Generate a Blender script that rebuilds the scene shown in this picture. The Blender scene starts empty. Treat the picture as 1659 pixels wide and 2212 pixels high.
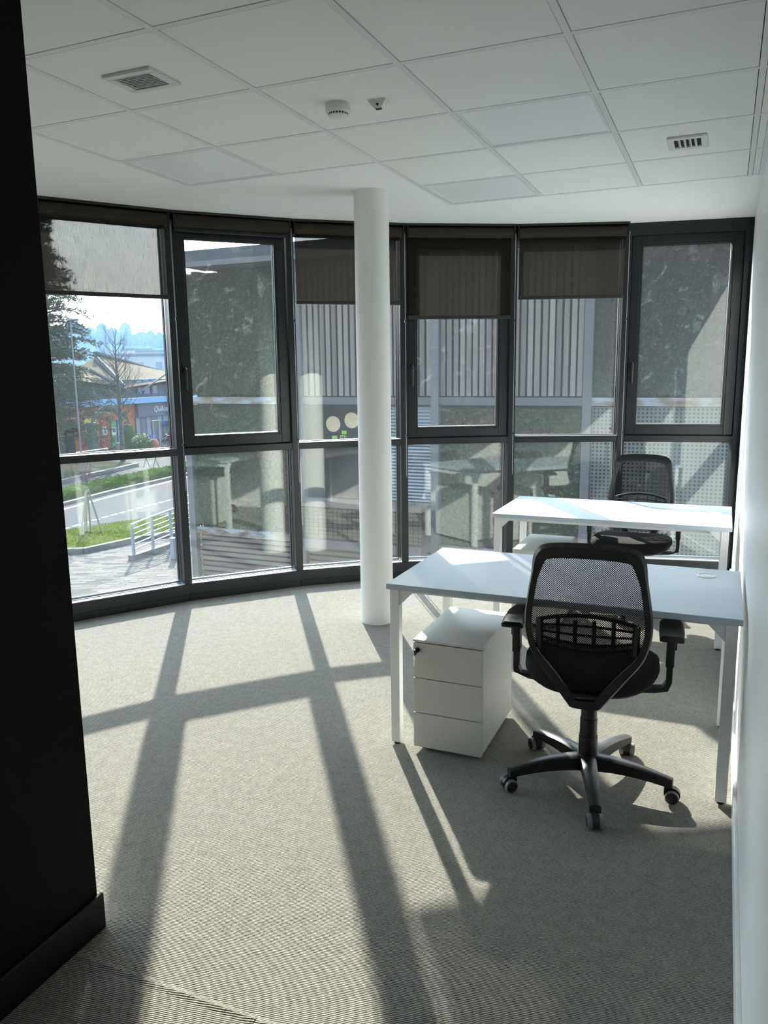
import bpy, bmesh, math, random
from mathutils import Vector, Matrix
random.seed(7)
PI = math.pi
scene = bpy.context.scene
COL = scene.collection

# ---------------------------------------------------------------- camera, sky, sun, exposure
FPX = 1696.295
CF = Vector((-0.39024862, 0.90359675, -0.17668881))
CR = Vector((0.91885153, 0.39440785, -0.01242232))
CU = Vector((-0.05846268, 0.16719857, 0.98418837))
CC = Vector((2.34135707, -2.21956711, 1.62164288))
cam_d = bpy.data.cameras.new('camera')
cam = bpy.data.objects.new('camera', cam_d)
COL.objects.link(cam)
cam_d.sensor_fit = 'VERTICAL'
cam_d.sensor_height = 36.0
cam_d.lens = FPX / 2212.0 * 36.0
cam_d.clip_start = 0.05
cam_d.clip_end = 3000
_m = Matrix((CR, CU, -CF)).transposed().to_4x4()
_m.translation = CC
cam.matrix_world = _m
scene.camera = cam

def ray(px, py): return CF + CR * ((px - 829.5) / FPX) - CU * ((py - 1106.0) / FPX)
def onz(px, py, z):
    d = ray(px, py); return CC + d * ((z - CC.z) / d.z)
def ony(px, py, y):
    d = ray(px, py); return CC + d * ((y - CC.y) / d.y)
def onx(px, py, x):
    d = ray(px, py); return CC + d * ((x - CC.x) / d.x)

SUN_ELEV = math.radians(29.2)
SUN_AZ = Vector((-0.556, 0.831, 0)).normalized()
SUN_DIR = Vector((SUN_AZ.x * math.cos(SUN_ELEV), SUN_AZ.y * math.cos(SUN_ELEV), math.sin(SUN_ELEV)))
world = bpy.data.worlds.new('sky'); scene.world = world
world.use_nodes = True
wn = world.node_tree; wn.nodes.clear()
wo = wn.nodes.new('ShaderNodeOutputWorld'); wb = wn.nodes.new('ShaderNodeBackground')
wt = wn.nodes.new('ShaderNodeTexCoord'); ws = wn.nodes.new('ShaderNodeSeparateXYZ'); wr = wn.nodes.new('ShaderNodeValToRGB')
wn.links.new(wt.outputs['Generated'], ws.inputs[0]); wn.links.new(ws.outputs['Z'], wr.inputs[0])
# hazy air: the sky brightens broadly towards the sun
wd = wn.nodes.new('ShaderNodeVectorMath'); wd.operation = 'DOT_PRODUCT'; wd.inputs[1].default_value = SUN_DIR[:]
wn.links.new(wt.outputs['Generated'], wd.inputs[0])
wh = wn.nodes.new('ShaderNodeMath'); wh.operation = 'MULTIPLY_ADD'; wh.inputs[1].default_value = 0.5; wh.inputs[2].default_value = 0.5
wn.links.new(wd.outputs['Value'], wh.inputs[0])
wp = wn.nodes.new('ShaderNodeMath'); wp.operation = 'POWER'; wp.inputs[1].default_value = 7.0; wn.links.new(wh.outputs[0], wp.inputs[0])
wg = wn.nodes.new('ShaderNodeVectorMath'); wg.operation = 'SCALE'; wg.inputs[0].default_value = (2.8, 3.1, 3.4); wn.links.new(wp.outputs[0], wg.inputs['Scale'])
wa = wn.nodes.new('ShaderNodeVectorMath'); wa.operation = 'ADD'; wn.links.new(wr.outputs[0], wa.inputs[0]); wn.links.new(wg.outputs[0], wa.inputs[1])
wn.links.new(wa.outputs[0], wb.inputs[0]); wn.links.new(wb.outputs[0], wo.inputs[0])
wr.color_ramp.elements[0].position = 0.0; wr.color_ramp.elements[0].color = (0.80, 0.91, 1.0, 1)
wr.color_ramp.elements[1].position = 0.75; wr.color_ramp.elements[1].color = (0.34, 0.56, 0.95, 1)
_e = wr.color_ramp.elements.new(0.25); _e.color = (0.62, 0.81, 1.0, 1)
wb.inputs[1].default_value = 1.7

sun_d = bpy.data.lights.new('sun', 'SUN'); sun_d.energy = 11.0; sun_d.angle = math.radians(0.7); sun_d.color = (1.0, 0.965, 0.90)
sun = bpy.data.objects.new('sun', sun_d); COL.objects.link(sun)
sun.rotation_euler = SUN_DIR.to_track_quat('Z', 'Y').to_euler()
sun.location = (-10, 15, 20)
vs = scene.view_settings
vs.view_transform = 'Standard'; vs.look = 'None'; vs.gamma = 1.0; vs.use_curve_mapping = False; vs.exposure = 1.0
cy = scene.cycles
cy.max_bounces = 14; cy.diffuse_bounces = 8; cy.transparent_max_bounces = 24; cy.caustics_reflective = False
cy.sample_clamp_indirect = 8.0

# ---------------------------------------------------------------- material helpers
def mat(name):
    m = bpy.data.materials.new(name); m.use_nodes = True
    m.node_tree.nodes.clear()
    return m, m.node_tree.nodes, m.node_tree.links
def pbr(name, col, rough=0.6, spec=0.5, metal=0.0, noise=None, bump=None, coat=0.0):
    """noise=(scale, amount, detail): lightness variation; bump=(scale, strength)"""
    m, n, l = mat(name)
    o = n.new('ShaderNodeOutputMaterial'); b = n.new('ShaderNodeBsdfPrincipled')
    b.inputs['Base Color'].default_value = (*col, 1); b.inputs['Roughness'].default_value = rough
    b.inputs['Metallic'].default_value = metal; b.inputs['Specular IOR Level'].default_value = spec
    b.inputs['Coat Weight'].default_value = coat
    l.new(b.outputs[0], o.inputs[0])
    if noise or bump:
        tc = n.new('ShaderNodeTexCoord')
    if noise:
        t = n.new('ShaderNodeTexNoise'); t.inputs['Scale'].default_value = noise[0]; t.inputs['Detail'].default_value = noise[2]
        l.new(tc.outputs['Object'], t.inputs['Vector'])
        r = n.new('ShaderNodeValToRGB'); a = noise[1]
        r.color_ramp.elements[0].position = 0.3; r.color_ramp.elements[1].position = 0.7
        r.color_ramp.elements[0].color = (*[c * (1 - a) for c in col], 1)
        r.color_ramp.elements[1].color = (*[min(1, c * (1 + a)) for c in col], 1)
        l.new(t.outputs[0], r.inputs[0]); l.new(r.outputs[0], b.inputs['Base Color'])
    if bump:
        t2 = n.new('ShaderNodeTexNoise'); t2.inputs['Scale'].default_value = bump[0]; t2.inputs['Detail'].default_value = 3
        l.new(tc.outputs['Object'], t2.inputs['Vector'])
        bp = n.new('ShaderNodeBump'); bp.inputs['Strength'].default_value = bump[1]; bp.inputs['Distance'].default_value = 0.01
        l.new(t2.outputs[0], bp.inputs['Height']); l.new(bp.outputs[0], b.inputs['Normal'])
    return m
def math_node(n, l, op, a, b=None):
    k = n.new('ShaderNodeMath'); k.operation = op
    for i, v in enumerate((a, b)):
        if v is None: continue
        if isinstance(v, (int, float)): k.inputs[i].default_value = v
        else: l.new(v, k.inputs[i])
    return k.outputs[0]

def carpet_mat():
    m, n, l = mat('carpet')
    o = n.new('ShaderNodeOutputMaterial'); b = n.new('ShaderNodeBsdfPrincipled'); l.new(b.outputs[0], o.inputs[0])
    b.inputs['Roughness'].default_value = 0.95; b.inputs['Specular IOR Level'].default_value = 0.1
    b.inputs['Sheen Weight'].default_value = 0.25; b.inputs['Sheen Roughness'].default_value = 0.5
    tc = n.new('ShaderNodeTexCoord'); mp = n.new('ShaderNodeMapping'); mp.inputs['Rotation'].default_value = (0, 0, math.radians(-9))
    l.new(tc.outputs['Object'], mp.inputs[0])
    sp = n.new('ShaderNodeSeparateXYZ'); l.new(mp.outputs[0], sp.inputs[0])
    wob = n.new('ShaderNodeTexNoise'); wob.inputs['Scale'].default_value = 14; wob.inputs['Detail'].default_value = 2
    l.new(mp.outputs[0], wob.inputs['Vector'])
    yy = math_node(n, l, 'MULTIPLY_ADD', wob.outputs[0], 0.006); yy.node.inputs[2].default_value = 0; l.new(sp.outputs['Y'], yy.node.inputs[2])
    rib = math_node(n, l, 'SINE', math_node(n, l, 'MULTIPLY', yy, 2 * PI / 0.0058))
    rib01 = math_node(n, l, 'MULTIPLY_ADD', rib, 0.5); rib01.node.inputs[2].default_value = 0.5
    # yarn flecks, stretched along the rib
    m2 = n.new('ShaderNodeMapping'); m2.inputs['Scale'].default_value = (110, 330, 200); l.new(mp.outputs[0], m2.inputs[0])
    fl = n.new('ShaderNodeTexNoise'); fl.inputs['Scale'].default_value = 1.0; fl.inputs['Detail'].default_value = 3; l.new(m2.outputs[0], fl.inputs['Vector'])
    big = n.new('ShaderNodeTexNoise'); big.inputs['Scale'].default_value = 30; big.inputs['Detail'].default_value = 4; l.new(mp.outputs[0], big.inputs['Vector'])
    r = n.new('ShaderNodeValToRGB')
    r.color_ramp.elements[0].position = 0.36; r.color_ramp.elements[0].color = (0.054, 0.050, 0.042, 1)
    r.color_ramp.elements[1].position = 0.68; r.color_ramp.elements[1].color = (0.325, 0.302, 0.255, 1)
    s1 = math_node(n, l, 'MULTIPLY', fl.outputs[0], 0.62)
    s2 = math_node(n, l, 'MULTIPLY_ADD', rib01, 0.24); l.new(s1, s2.node.inputs[2])  # rib term darkens the grooves: their shade put into the yarn colour
    s3 = math_node(n, l, 'MULTIPLY_ADD', big.outputs[0], 0.16); l.new(s2, s3.node.inputs[2])
    l.new(s3, r.inputs[0]); l.new(r.outputs[0], b.inputs['Base Color'])
    bp = n.new('ShaderNodeBump'); bp.inputs['Strength'].default_value = 0.55; bp.inputs['Distance'].default_value = 0.0035
    hh = math_node(n, l, 'MULTIPLY_ADD', fl.outputs[0], 0.8); l.new(rib01, hh.node.inputs[2])
    l.new(hh, bp.inputs['Height']); l.new(bp.outputs[0], b.inputs['Normal'])
    return m

def glass_mat(name, f0, dust, grime):
    """clear pane: reflects by angle, passes the rest straight; dust on it scatters a little sunlight"""
    m, n, l = mat(name)
    o = n.new('ShaderNodeOutputMaterial')
    lw = n.new('ShaderNodeLayerWeight'); lw.inputs['Blend'].default_value = 0.5
    p5 = math_node(n, l, 'POWER', lw.outputs['Facing'], 5.0)
    fr = math_node(n, l, 'MULTIPLY_ADD', p5, 1 - f0); fr.node.inputs[2].default_value = f0
    tr = n.new('ShaderNodeBsdfTransparent'); tr.inputs[0].default_value = (0.93, 0.96, 0.955, 1)
    gl = n.new('ShaderNodeBsdfGlossy'); gl.inputs['Roughness'].default_value = 0.0; gl.inputs[0].default_value = (0.93, 0.95, 0.90, 1)
    mx = n.new('ShaderNodeMixShader'); l.new(fr, mx.inputs[0]); l.new(tr.outputs[0], mx.inputs[1]); l.new(gl.outputs[0], mx.inputs[2])
    tl = n.new('ShaderNodeBsdfTranslucent'); tl.inputs[0].default_value = (0.78, 0.9, 1, 1)
    mx2 = n.new('ShaderNodeMixShader'); l.new(mx.outputs[0], mx2.inputs[1]); l.new(tl.outputs[0], mx2.inputs[2])
    tc = n.new('ShaderNodeTexCoord')
    nz = n.new('ShaderNodeTexNoise'); nz.inputs['Scale'].default_value = 9; nz.inputs['Detail'].default_value = 9; nz.inputs['Roughness'].default_value = 0.75
    nz.inputs['Distortion'].default_value = 1.5
    l.new(tc.outputs['Object'], nz.inputs['Vector'])
    rp = n.new('ShaderNodeValToRGB'); rp.color_ramp.elements[0].position = 0.56; rp.color_ramp.elements[1].position = 0.80
    rp.color_ramp.elements[0].color = (0, 0, 0, 1); rp.color_ramp.elements[1].color = (1, 1, 1, 1)
    l.new(nz.outputs[0], rp.inputs[0])
    f = math_node(n, l, 'MULTIPLY_ADD', rp.outputs[0], grime); f.node.inputs[2].default_value = dust
    l.new(f, mx2.inputs[0]); l.new(mx2.outputs[0], o.inputs[0])
    return m

def screen_mat():
    """woven roller-blind fabric: open weave lets part of the view through"""
    m, n, l = mat('blind_fabric')
    o = n.new('ShaderNodeOutputMaterial')
    tr = n.new('ShaderNodeBsdfTransparent')
    df = n.new('ShaderNodeBsdfDiffuse'); df.inputs[0].default_value = (0.026, 0.022, 0.0175, 1)
    tl = n.new('ShaderNodeBsdfTranslucent'); tl.inputs[0].default_value = (0.012, 0.011, 0.010, 1)
    a = n.new('ShaderNodeMixShader'); a.inputs[0].default_value = 0.35; l.new(df.outputs[0], a.inputs[1]); l.new(tl.outputs[0], a.inputs[2])
    mx = n.new('ShaderNodeMixShader'); l.new(a.outputs[0], mx.inputs[1]); l.new(tr.outputs[0], mx.inputs[2])
    tc = n.new('ShaderNodeTexCoord'); mp = n.new('ShaderNodeMapping'); mp.inputs['Scale'].default_value = (260, 1, 14); l.new(tc.outputs['Object'], mp.inputs[0])
    nz = n.new('ShaderNodeTexNoise'); nz.inputs['Scale'].default_value = 1.0; nz.inputs['Detail'].default_value = 2; l.new(mp.outputs[0], nz.inputs['Vector'])
    f = math_node(n, l, 'MULTIPLY_ADD', nz.outputs[0], 0.06); f.node.inputs[2].default_value = 0.027
    l.new(f, mx.inputs[0]); l.new(mx.outputs[0], o.inputs[0])
    return m

def net_mat():
    """black knitted net with small holes"""
    m, n, l = mat('chair_net')
    o = n.new('ShaderNodeOutputMaterial')
    tc = n.new('ShaderNodeTexCoord'); sp = n.new('ShaderNodeSeparateXYZ'); l.new(tc.outputs['Object'], sp.inputs[0])
    u = math_node(n, l, 'COSINE', math_node(n, l, 'MULTIPLY', sp.outputs['X'], 2 * PI / 0.0076))
    v = math_node(n, l, 'COSINE', math_node(n, l, 'MULTIPLY', sp.outputs['Z'], 2 * PI / 0.0076))
    h = math_node(n, l, 'GREATER_THAN', math_node(n, l, 'MULTIPLY', u, v), 0.22)
    tr = n.new('ShaderNodeBsdfTransparent')
    df = n.new('ShaderNodeBsdfDiffuse'); df.inputs[0].default_value = (0.012, 0.012, 0.013, 1)
    mx = n.new('ShaderNodeMixShader'); l.new(h, mx.inputs[0]); l.new(df.outputs[0], mx.inputs[1]); l.new(tr.outputs[0], mx.inputs[2])
    l.new(mx.outputs[0], o.inputs[0])
    return m

def leaf_mat(name, dark, light, accent=None, scale=3.0, trans=0.25):
    m, n, l = mat(name)
    o = n.new('ShaderNodeOutputMaterial')
    tc = n.new('ShaderNodeTexCoord'); nz = n.new('ShaderNodeTexNoise'); nz.inputs['Scale'].default_value = scale; nz.inputs['Detail'].default_value = 6
    nz.inputs['Roughness'].default_value = 0.8
    l.new(tc.outputs['Object'], nz.inputs['Vector'])
    r = n.new('ShaderNodeValToRGB'); r.color_ramp.elements[0].position = 0.35; r.color_ramp.elements[1].position = 0.68
    r.color_ramp.elements[0].color = (*dark, 1); r.color_ramp.elements[1].color = (*light, 1)
    if accent: e = r.color_ramp.elements.new(0.8); e.color = (*accent, 1)
    l.new(nz.outputs[0], r.inputs[0])
    d = n.new('ShaderNodeBsdfDiffuse'); t = n.new('ShaderNodeBsdfTranslucent'); mx = n.new('ShaderNodeMixShader'); mx.inputs[0].default_value = trans
    l.new(r.outputs[0], d.inputs[0]); l.new(r.outputs[0], t.inputs[0]); l.new(d.outputs[0], mx.inputs[1]); l.new(t.outputs[0], mx.inputs[2])
    l.new(mx.outputs[0], o.inputs[0])
    return m
def rust_mat():
    m, n, l = mat('rusty_white_steel')
    o = n.new('ShaderNodeOutputMaterial'); b = n.new('ShaderNodeBsdfPrincipled'); l.new(b.outputs[0], o.inputs[0]); b.inputs['Roughness'].default_value = 0.55
    tc = n.new('ShaderNodeTexCoord'); mp = n.new('ShaderNodeMapping'); mp.inputs['Scale'].default_value = (2.2, 2, 6); l.new(tc.outputs['Object'], mp.inputs[0])
    nz = n.new('ShaderNodeTexNoise'); nz.inputs['Scale'].default_value = 1.2; nz.inputs['Detail'].default_value = 6; l.new(mp.outputs[0], nz.inputs['Vector'])
    r = n.new('ShaderNodeValToRGB'); e = r.color_ramp.elements
    e[0].position = 0.42; e[0].color = (0.26, 0.26, 0.28, 1); e[1].position = 0.68; e[1].color = (0.10, 0.042, 0.02, 1)
    k = e.new(0.54); k.color = (0.2, 0.14, 0.10, 1)
    l.new(nz.outputs[0], r.inputs[0]); l.new(r.outputs[0], b.inputs['Base Color'])
    return m
def wood_mat(name, a, b_, scale=(3, 3, 0.4)):
    m, n, l = mat(name)
    o = n.new('ShaderNodeOutputMaterial'); b = n.new('ShaderNodeBsdfPrincipled'); l.new(b.outputs[0], o.inputs[0]); b.inputs['Roughness'].default_value = 0.9; b.inputs['Specular IOR Level'].default_value = 0.05
    tc = n.new('ShaderNodeTexCoord'); oi = n.new('ShaderNodeObjectInfo')
    mp = n.new('ShaderNodeMapping'); mp.inputs['Scale'].default_value = scale; l.new(tc.outputs['Object'], mp.inputs[0])
    ad = n.new('ShaderNodeVectorMath'); ad.operation = 'ADD'; l.new(mp.outputs[0], ad.inputs[0]); l.new(oi.outputs['Location'], ad.inputs[1])
    nz = n.new('ShaderNodeTexNoise'); nz.inputs['Scale'].default_value = 4; nz.inputs['Detail'].default_value = 5; l.new(ad.outputs[0], nz.inputs['Vector'])
    f = math_node(n, l, 'MULTIPLY_ADD', oi.outputs['Random'], 0.5); l.new(math_node(n, l, 'MULTIPLY', nz.outputs[0], 0.6), f.node.inputs[2])
    r = n.new('ShaderNodeValToRGB'); r.color_ramp.elements[0].position = 0.15; r.color_ramp.elements[1].position = 0.85
    r.color_ramp.elements[0].color = (*a, 1); r.color_ramp.elements[1].color = (*b_, 1)
    l.new(f, r.inputs[0]); l.new(r.outputs[0], b.inputs['Base Color'])
    return m

M = dict(
    carpet=carpet_mat(),
    plaster=pbr('white_plaster', (0.87, 0.88, 0.86), 0.9, 0.2, bump=(60, 0.05)),
    tile=pbr('mineral_tile', (0.83, 0.84, 0.81), 0.95, 0.1, noise=(220, 0.03, 4), bump=(260, 0.12)),
    grid=pbr('grid_white', (0.74, 0.75, 0.75), 0.45, 0.4),
    diffuser=pbr('panel_diffuser', (0.86, 0.89, 0.90), 0.35, 0.5),
    plenum=pbr('plenum_dark', (0.03, 0.03, 0.03), 0.9),
    wall=pbr('white_wall_paint', (0.86, 0.86, 0.86), 0.45, 0.35, bump=(90, 0.04)),
    grey_wall=pbr('bounce_wall_taupe', (0.16, 0.152, 0.14), 0.6, 0.2, bump=(90, 0.04)),
    dark_wall=pbr('dark_brown_wall', (0.0034, 0.0029, 0.0025), 0.7, 0.12, noise=(140, 0.25, 3)),
    dark_base=pbr('dark_baseboard', (0.006, 0.0055, 0.005), 0.45, 0.25),
    white_base=pbr('white_baseboard', (0.80, 0.80, 0.80), 0.35, 0.4),
    column=pbr('column_paint', (0.78, 0.78, 0.745), 0.6, 0.3, bump=(70, 0.05)),
    alu=pbr('anthracite_aluminium', (0.009, 0.0122, 0.0148), 0.36, 0.42, noise=(30, 0.08, 2)),
    alu_sill=pbr('aluminium_sill', (0.30, 0.33, 0.36), 0.28, 0.8),
    rubber=pbr('black_gasket', (0.008, 0.008, 0.008), 0.6),
    handle=pbr('black_handle', (0.008, 0.008, 0.009), 0.35),
    fabric=screen_mat(),
    roller=pbr('rolled_fabric', (0.035, 0.030, 0.023), 0.85, 0.1, noise=(400, 0.1, 2)),
    bracket=pbr('blind_bracket', (0.015, 0.015, 0.016), 0.4),
    chain=pbr('chain_grey', (0.62, 0.62, 0.62), 0.3, 0.6),
    glass=glass_mat('window_glass', 0.065, 0.0045, 0.004),
    glass_dirty=glass_mat('smeared_window_glass', 0.065, 0.004, 0.04),
    laminate=pbr('sky_tinted_laminate', (0.47, 0.53, 0.595), 0.40, 0.30),  # white desktops: blue of the sky's reflection put into the base colour
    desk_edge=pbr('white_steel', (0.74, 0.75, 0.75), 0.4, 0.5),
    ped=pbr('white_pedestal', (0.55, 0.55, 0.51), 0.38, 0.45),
    black=pbr('black_plastic', (0.010, 0.010, 0.011), 0.42, 0.45, bump=(900, 0.03)),
    black_fab=pbr('black_seat_fabric', (0.018, 0.018, 0.019), 0.92, 0.15, noise=(500, 0.35, 2), bump=(700, 0.2)),
    net=net_mat(),
    caster=pbr('grey_caster_tread', (0.20, 0.205, 0.21), 0.5),
    chrome=pbr('steel', (0.62, 0.62, 0.6), 0.25, 0.5, 1.0),
    detector=pbr('detector_white', (0.76, 0.77, 0.72), 0.4),
    slot=pbr('dark_slot', (0.01, 0.01, 0.01), 0.8),
    red_led=pbr('dark_red_lens', (0.12, 0.003, 0.012), 0.2),
    vent=pbr('vent_grey_white', (0.66, 0.69, 0.68), 0.45),
    # outdoors
    asphalt=pbr('asphalt', (0.062, 0.062, 0.064), 0.95, 0.03, noise=(1.1, 0.12, 8), bump=(60, 0.2)),
    asphalt2=pbr('pale_asphalt', (0.066, 0.064, 0.062), 0.95, 0.03, noise=(0.6, 0.15, 8)),
    paver=wood_mat('paver_stone', (0.072, 0.064, 0.059), (0.118, 0.108, 0.102), (3, 3, 3)),
    joint=pbr('paver_joint', (0.066, 0.060, 0.054), 0.95, 0.03),
    kerb=pbr('kerb_concrete', (0.125, 0.12, 0.117), 0.9, 0.2, noise=(6, 0.2, 4)),
    line=pbr('road_paint', (0.527, 0.527, 0.521), 0.7),
    soil=leaf_mat('lawn', (0.034, 0.050, 0.006), (0.078, 0.100, 0.013), None, 2.5, 0.0),
    grass=leaf_mat('grass_blades', (0.040, 0.060, 0.006), (0.088, 0.115, 0.014), None, 2.0, 0.35),
    hedge=leaf_mat('hedge_leaves', (0.0248, 0.0558, 0.0093), (0.0992, 0.149, 0.031), None, 3.0, 0.3),
    moss=leaf_mat('living_wall_leaves', (0.016, 0.021, 0.008), (0.12, 0.125, 0.045), (0.30, 0.28, 0.13), 10.0, 0.2),
    moss_dark=leaf_mat('living_wall_dark', (0.018, 0.018, 0.017), (0.075, 0.075, 0.065), (0.16, 0.16, 0.14), 9.0, 0.1),
    moss_back=pbr('living_wall_felt', (0.022, 0.025, 0.016), 0.95, noise=(8, 0.4, 5)),
    slat=wood_mat('weathered_slat', (0.10, 0.088, 0.082), (0.28, 0.222, 0.185), (6, 6, 0.5)),
    slat_h=wood_mat('weathered_board', (0.085, 0.062, 0.050), (0.21, 0.165, 0.14), (0.5, 6, 6)),
    slat_b=wood_mat('brown_balcony_board', (0.05, 0.036, 0.022), (0.10, 0.075, 0.05), (0.5, 6, 6)),
    timber=wood_mat('grey_timber', (0.11, 0.102, 0.10), (0.165, 0.15, 0.145), (4, 4, 0.4)),
    timber_h=wood_mat('grey_timber_beam', (0.085, 0.08, 0.08), (0.135, 0.125, 0.12), (0.4, 4, 4)),
    rust=rust_mat(),
    back_dark=pbr('dark_cladding_back', (0.010, 0.010, 0.012), 0.9, 0.1),
    fascia=pbr('zinc_fascia', (0.045, 0.05, 0.06), 0.7, 0.2, noise=(3, 0.2, 4)),
    perf=pbr('perforated_panel', (0.12, 0.117, 0.105), 0.7, 0.1, noise=(2, 0.1, 4)),
    louver=pbr('louver_pale_grey', (0.30, 0.325, 0.32), 0.6, 0.2),
    inside=pbr('cafe_interior', (0.062, 0.0651, 0.0682), 0.9, noise=(1.5, 0.5, 4)),
    disc=pbr('birch_disc', (0.62, 0.46, 0.27), 0.6, noise=(9, 0.12, 5)),
    lime=pbr('lime_green', (0.30, 0.60, 0.05), 0.5),
    white_paint=pbr('white_railing_paint', (0.30, 0.31, 0.33), 0.5),
    bark=pbr('bark', (0.099, 0.0855, 0.0765), 0.95, noise=(8, 0.4, 5)),
    bark_pale=pbr('pale_bark', (0.149, 0.13, 0.0806), 0.95, noise=(8, 0.3, 5)),
    stake=pbr('timber_stake', (0.205, 0.186, 0.149), 0.9),
    bud=pbr('red_buds', (0.186, 0.062, 0.0558), 0.8),
    needles=leaf_mat('cedar_needles', (0.0225, 0.0405, 0.0315), (0.063, 0.09, 0.0585), None, 1.2, 0.2),
    orange=pbr('orange_render', (0.384, 0.105, 0.0434), 0.8, noise=(1.0, 0.12, 4)),
    p_yellow=pbr('yellow_panel', (0.465, 0.409, 0.062), 0.6), p_orange=pbr('orange_panel', (0.465, 0.211, 0.062), 0.6),
    p_red=pbr('red_panel', (0.341, 0.0372, 0.031), 0.6), p_green=pbr('green_panel', (0.062, 0.248, 0.0682), 0.6), p_blue=pbr('blue_panel', (0.0248, 0.161, 0.465), 0.6),
    poster=pbr('poster_paper', (0.496, 0.496, 0.508), 0.7), ink=pbr('poster_ink', (0.062, 0.0806, 0.124), 0.7),
    fascia_blue=pbr('blue_band', (0.136, 0.273, 0.484), 0.6), frame_blue=pbr('blue_frame', (0.062, 0.174, 0.384), 0.5),
    sign_dark=pbr('dark_blue_sign', (0.0434, 0.062, 0.0992), 0.6), letter=pbr('white_letters', (0.496, 0.496, 0.496), 0.6), letter_grey=pbr('pale_grey_letters', (0.26, 0.285, 0.285), 0.7),
    roof_tan=pbr('tan_roof_felt', (0.092, 0.074, 0.055), 0.95, 0.05, noise=(0.5, 0.2, 6)), roof_dark=pbr('roof_edge', (0.0868, 0.0899, 0.0992), 0.8),
    shop_pane=pbr('shop_glass', (0.0992, 0.118, 0.149), 0.12, 0.8), shop_pale=pbr('pale_shop_panel', (0.16, 0.19, 0.24), 0.6),
    dkgreen=pbr('dark_green_paint', (0.045, 0.0765, 0.0675), 0.6), recess_shade=pbr('doorway_shade', (0.018, 0.0216, 0.027), 0.8),
    pole=pbr('galvanised_pole', (0.13, 0.135, 0.145), 0.5, 0.5), red=pbr('red_plastic', (0.341, 0.0434, 0.031), 0.5), purple=pbr('violet_panel', (0.0868, 0.0744, 0.26), 0.6),
    blossom=pbr('white_blossom', (0.465, 0.471, 0.384), 0.7), hill=leaf_mat('hill_woods', (0.0186, 0.031, 0.0186), (0.0558, 0.0682, 0.0372), None, 0.05, 0.0),
    bed=leaf_mat('shade_toned_bed', (0.03, 0.034, 0.025), (0.07, 0.07, 0.05), None, 1.5, 0.0),  # cedar's shade put into the bed's colour, darker and greyer than lawn
    far_white=pbr('far_house_render', (0.372, 0.372, 0.36), 0.8),
)

# ---------------------------------------------------------------- mesh helpers
class MB:
    def __init__(s): s.v = []; s.f = []
    def add(s, vs_, fs):
        k = len(s.v); s.v += [tuple(v) for v in vs_]; s.f += [tuple(i + k for i in f) for f in fs]; return s
    def box(s, x0, x1, y0, y1, z0, z1):
        return s.add([(x0, y0, z0), (x1, y0, z0), (x1, y1, z0), (x0, y1, z0), (x0, y0, z1), (x1, y0, z1), (x1, y1, z1), (x0, y1, z1)],
                     [(3, 2, 1, 0), (4, 5, 6, 7), (0, 1, 5, 4), (1, 2, 6, 5), (2, 3, 7, 6), (3, 0, 4, 7)])
    def quad(s, *p): return s.add(p, [tuple(range(len(p)))])
    def prism(s, poly, z0, z1):
        n = len(poly)
        return s.add([(x, y, z0) for x, y in poly] + [(x, y, z1) for x, y in poly],
                     [tuple(range(n - 1, -1, -1)), tuple(range(n, 2 * n))] + [(i, (i + 1) % n, n + (i + 1) % n, n + i) for i in range(n)])
    def hull2(s, a, b):
        """loft two equal rings with caps"""
        n = len(a)
        return s.add(list(a) + list(b), [tuple(range(n - 1, -1, -1)), tuple(range(n, 2 * n))] + [(i, (i + 1) % n, n + (i + 1) % n, n + i) for i in range(n)])
    def loft(s, rings, closed=False, cap=True):
        n = len(rings[0]); vs_ = [p for r in rings for p in r]; fs = []
        m = len(rings)
        for j in range(m if closed else m - 1):
            a, b = j * n, ((j + 1) % m) * n
            fs += [(a + i, a + (i + 1) % n, b + (i + 1) % n, b + i) for i in range(n)]
        if cap and not closed: fs += [tuple(range(n - 1, -1, -1)), tuple(range((m - 1) * n, m * n))]
        return s.add(vs_, fs)
    def tube(s, pts, r, n=8, closed=False):
        pts = [Vector(p) for p in pts]; m = len(pts)
        rr = r if isinstance(r, (list, tuple)) else [r] * m
        rings = []; prev = None
        for i, p in enumerate(pts):
            if closed: t = pts[(i + 1) % m] - pts[i - 1]
            else: t = pts[min(i + 1, m - 1)] - pts[max(i - 1, 0)]
            t.normalize()
            if prev is None: u = t.orthogonal().normalized()
            else:
                u = prev - t * prev.dot(t)
                u = u.normalized() if u.length > 1e-6 else t.orthogonal().normalized()
            prev = u; w = t.cross(u)
            rings.append([p + (u * math.cos(2 * PI * k / n) + w * math.sin(2 * PI * k / n)) * rr[i] for k in range(n)])
        return s.loft(rings, closed)
    def lathe(s, prof, n=24, c=(0, 0, 0)):
        rings = [[(c[0] + r * math.cos(2 * PI * k / n), c[1] + r * math.sin(2 * PI * k / n), c[2] + z) for k in range(n)] for r, z in prof]
        return s.loft(rings)
    def mesh(s, name, m, smooth=False):
        me = bpy.data.meshes.new(name); me.from_pydata(s.v, [], s.f); me.update()
        if m is not None: me.materials.append(m)
        if smooth:
            me.polygons.foreach_set('use_smooth', [True] * len(me.polygons))
        return me
    def build(s, name, m, parent=None, smooth=False, bevel=0.0, seg=2, loc=None, rot=None, angle=None):
        return put(name, s.mesh(name, m, smooth), parent, loc, rot, bevel, seg, angle if angle is not None else (0.7 if smooth else None))
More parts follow.
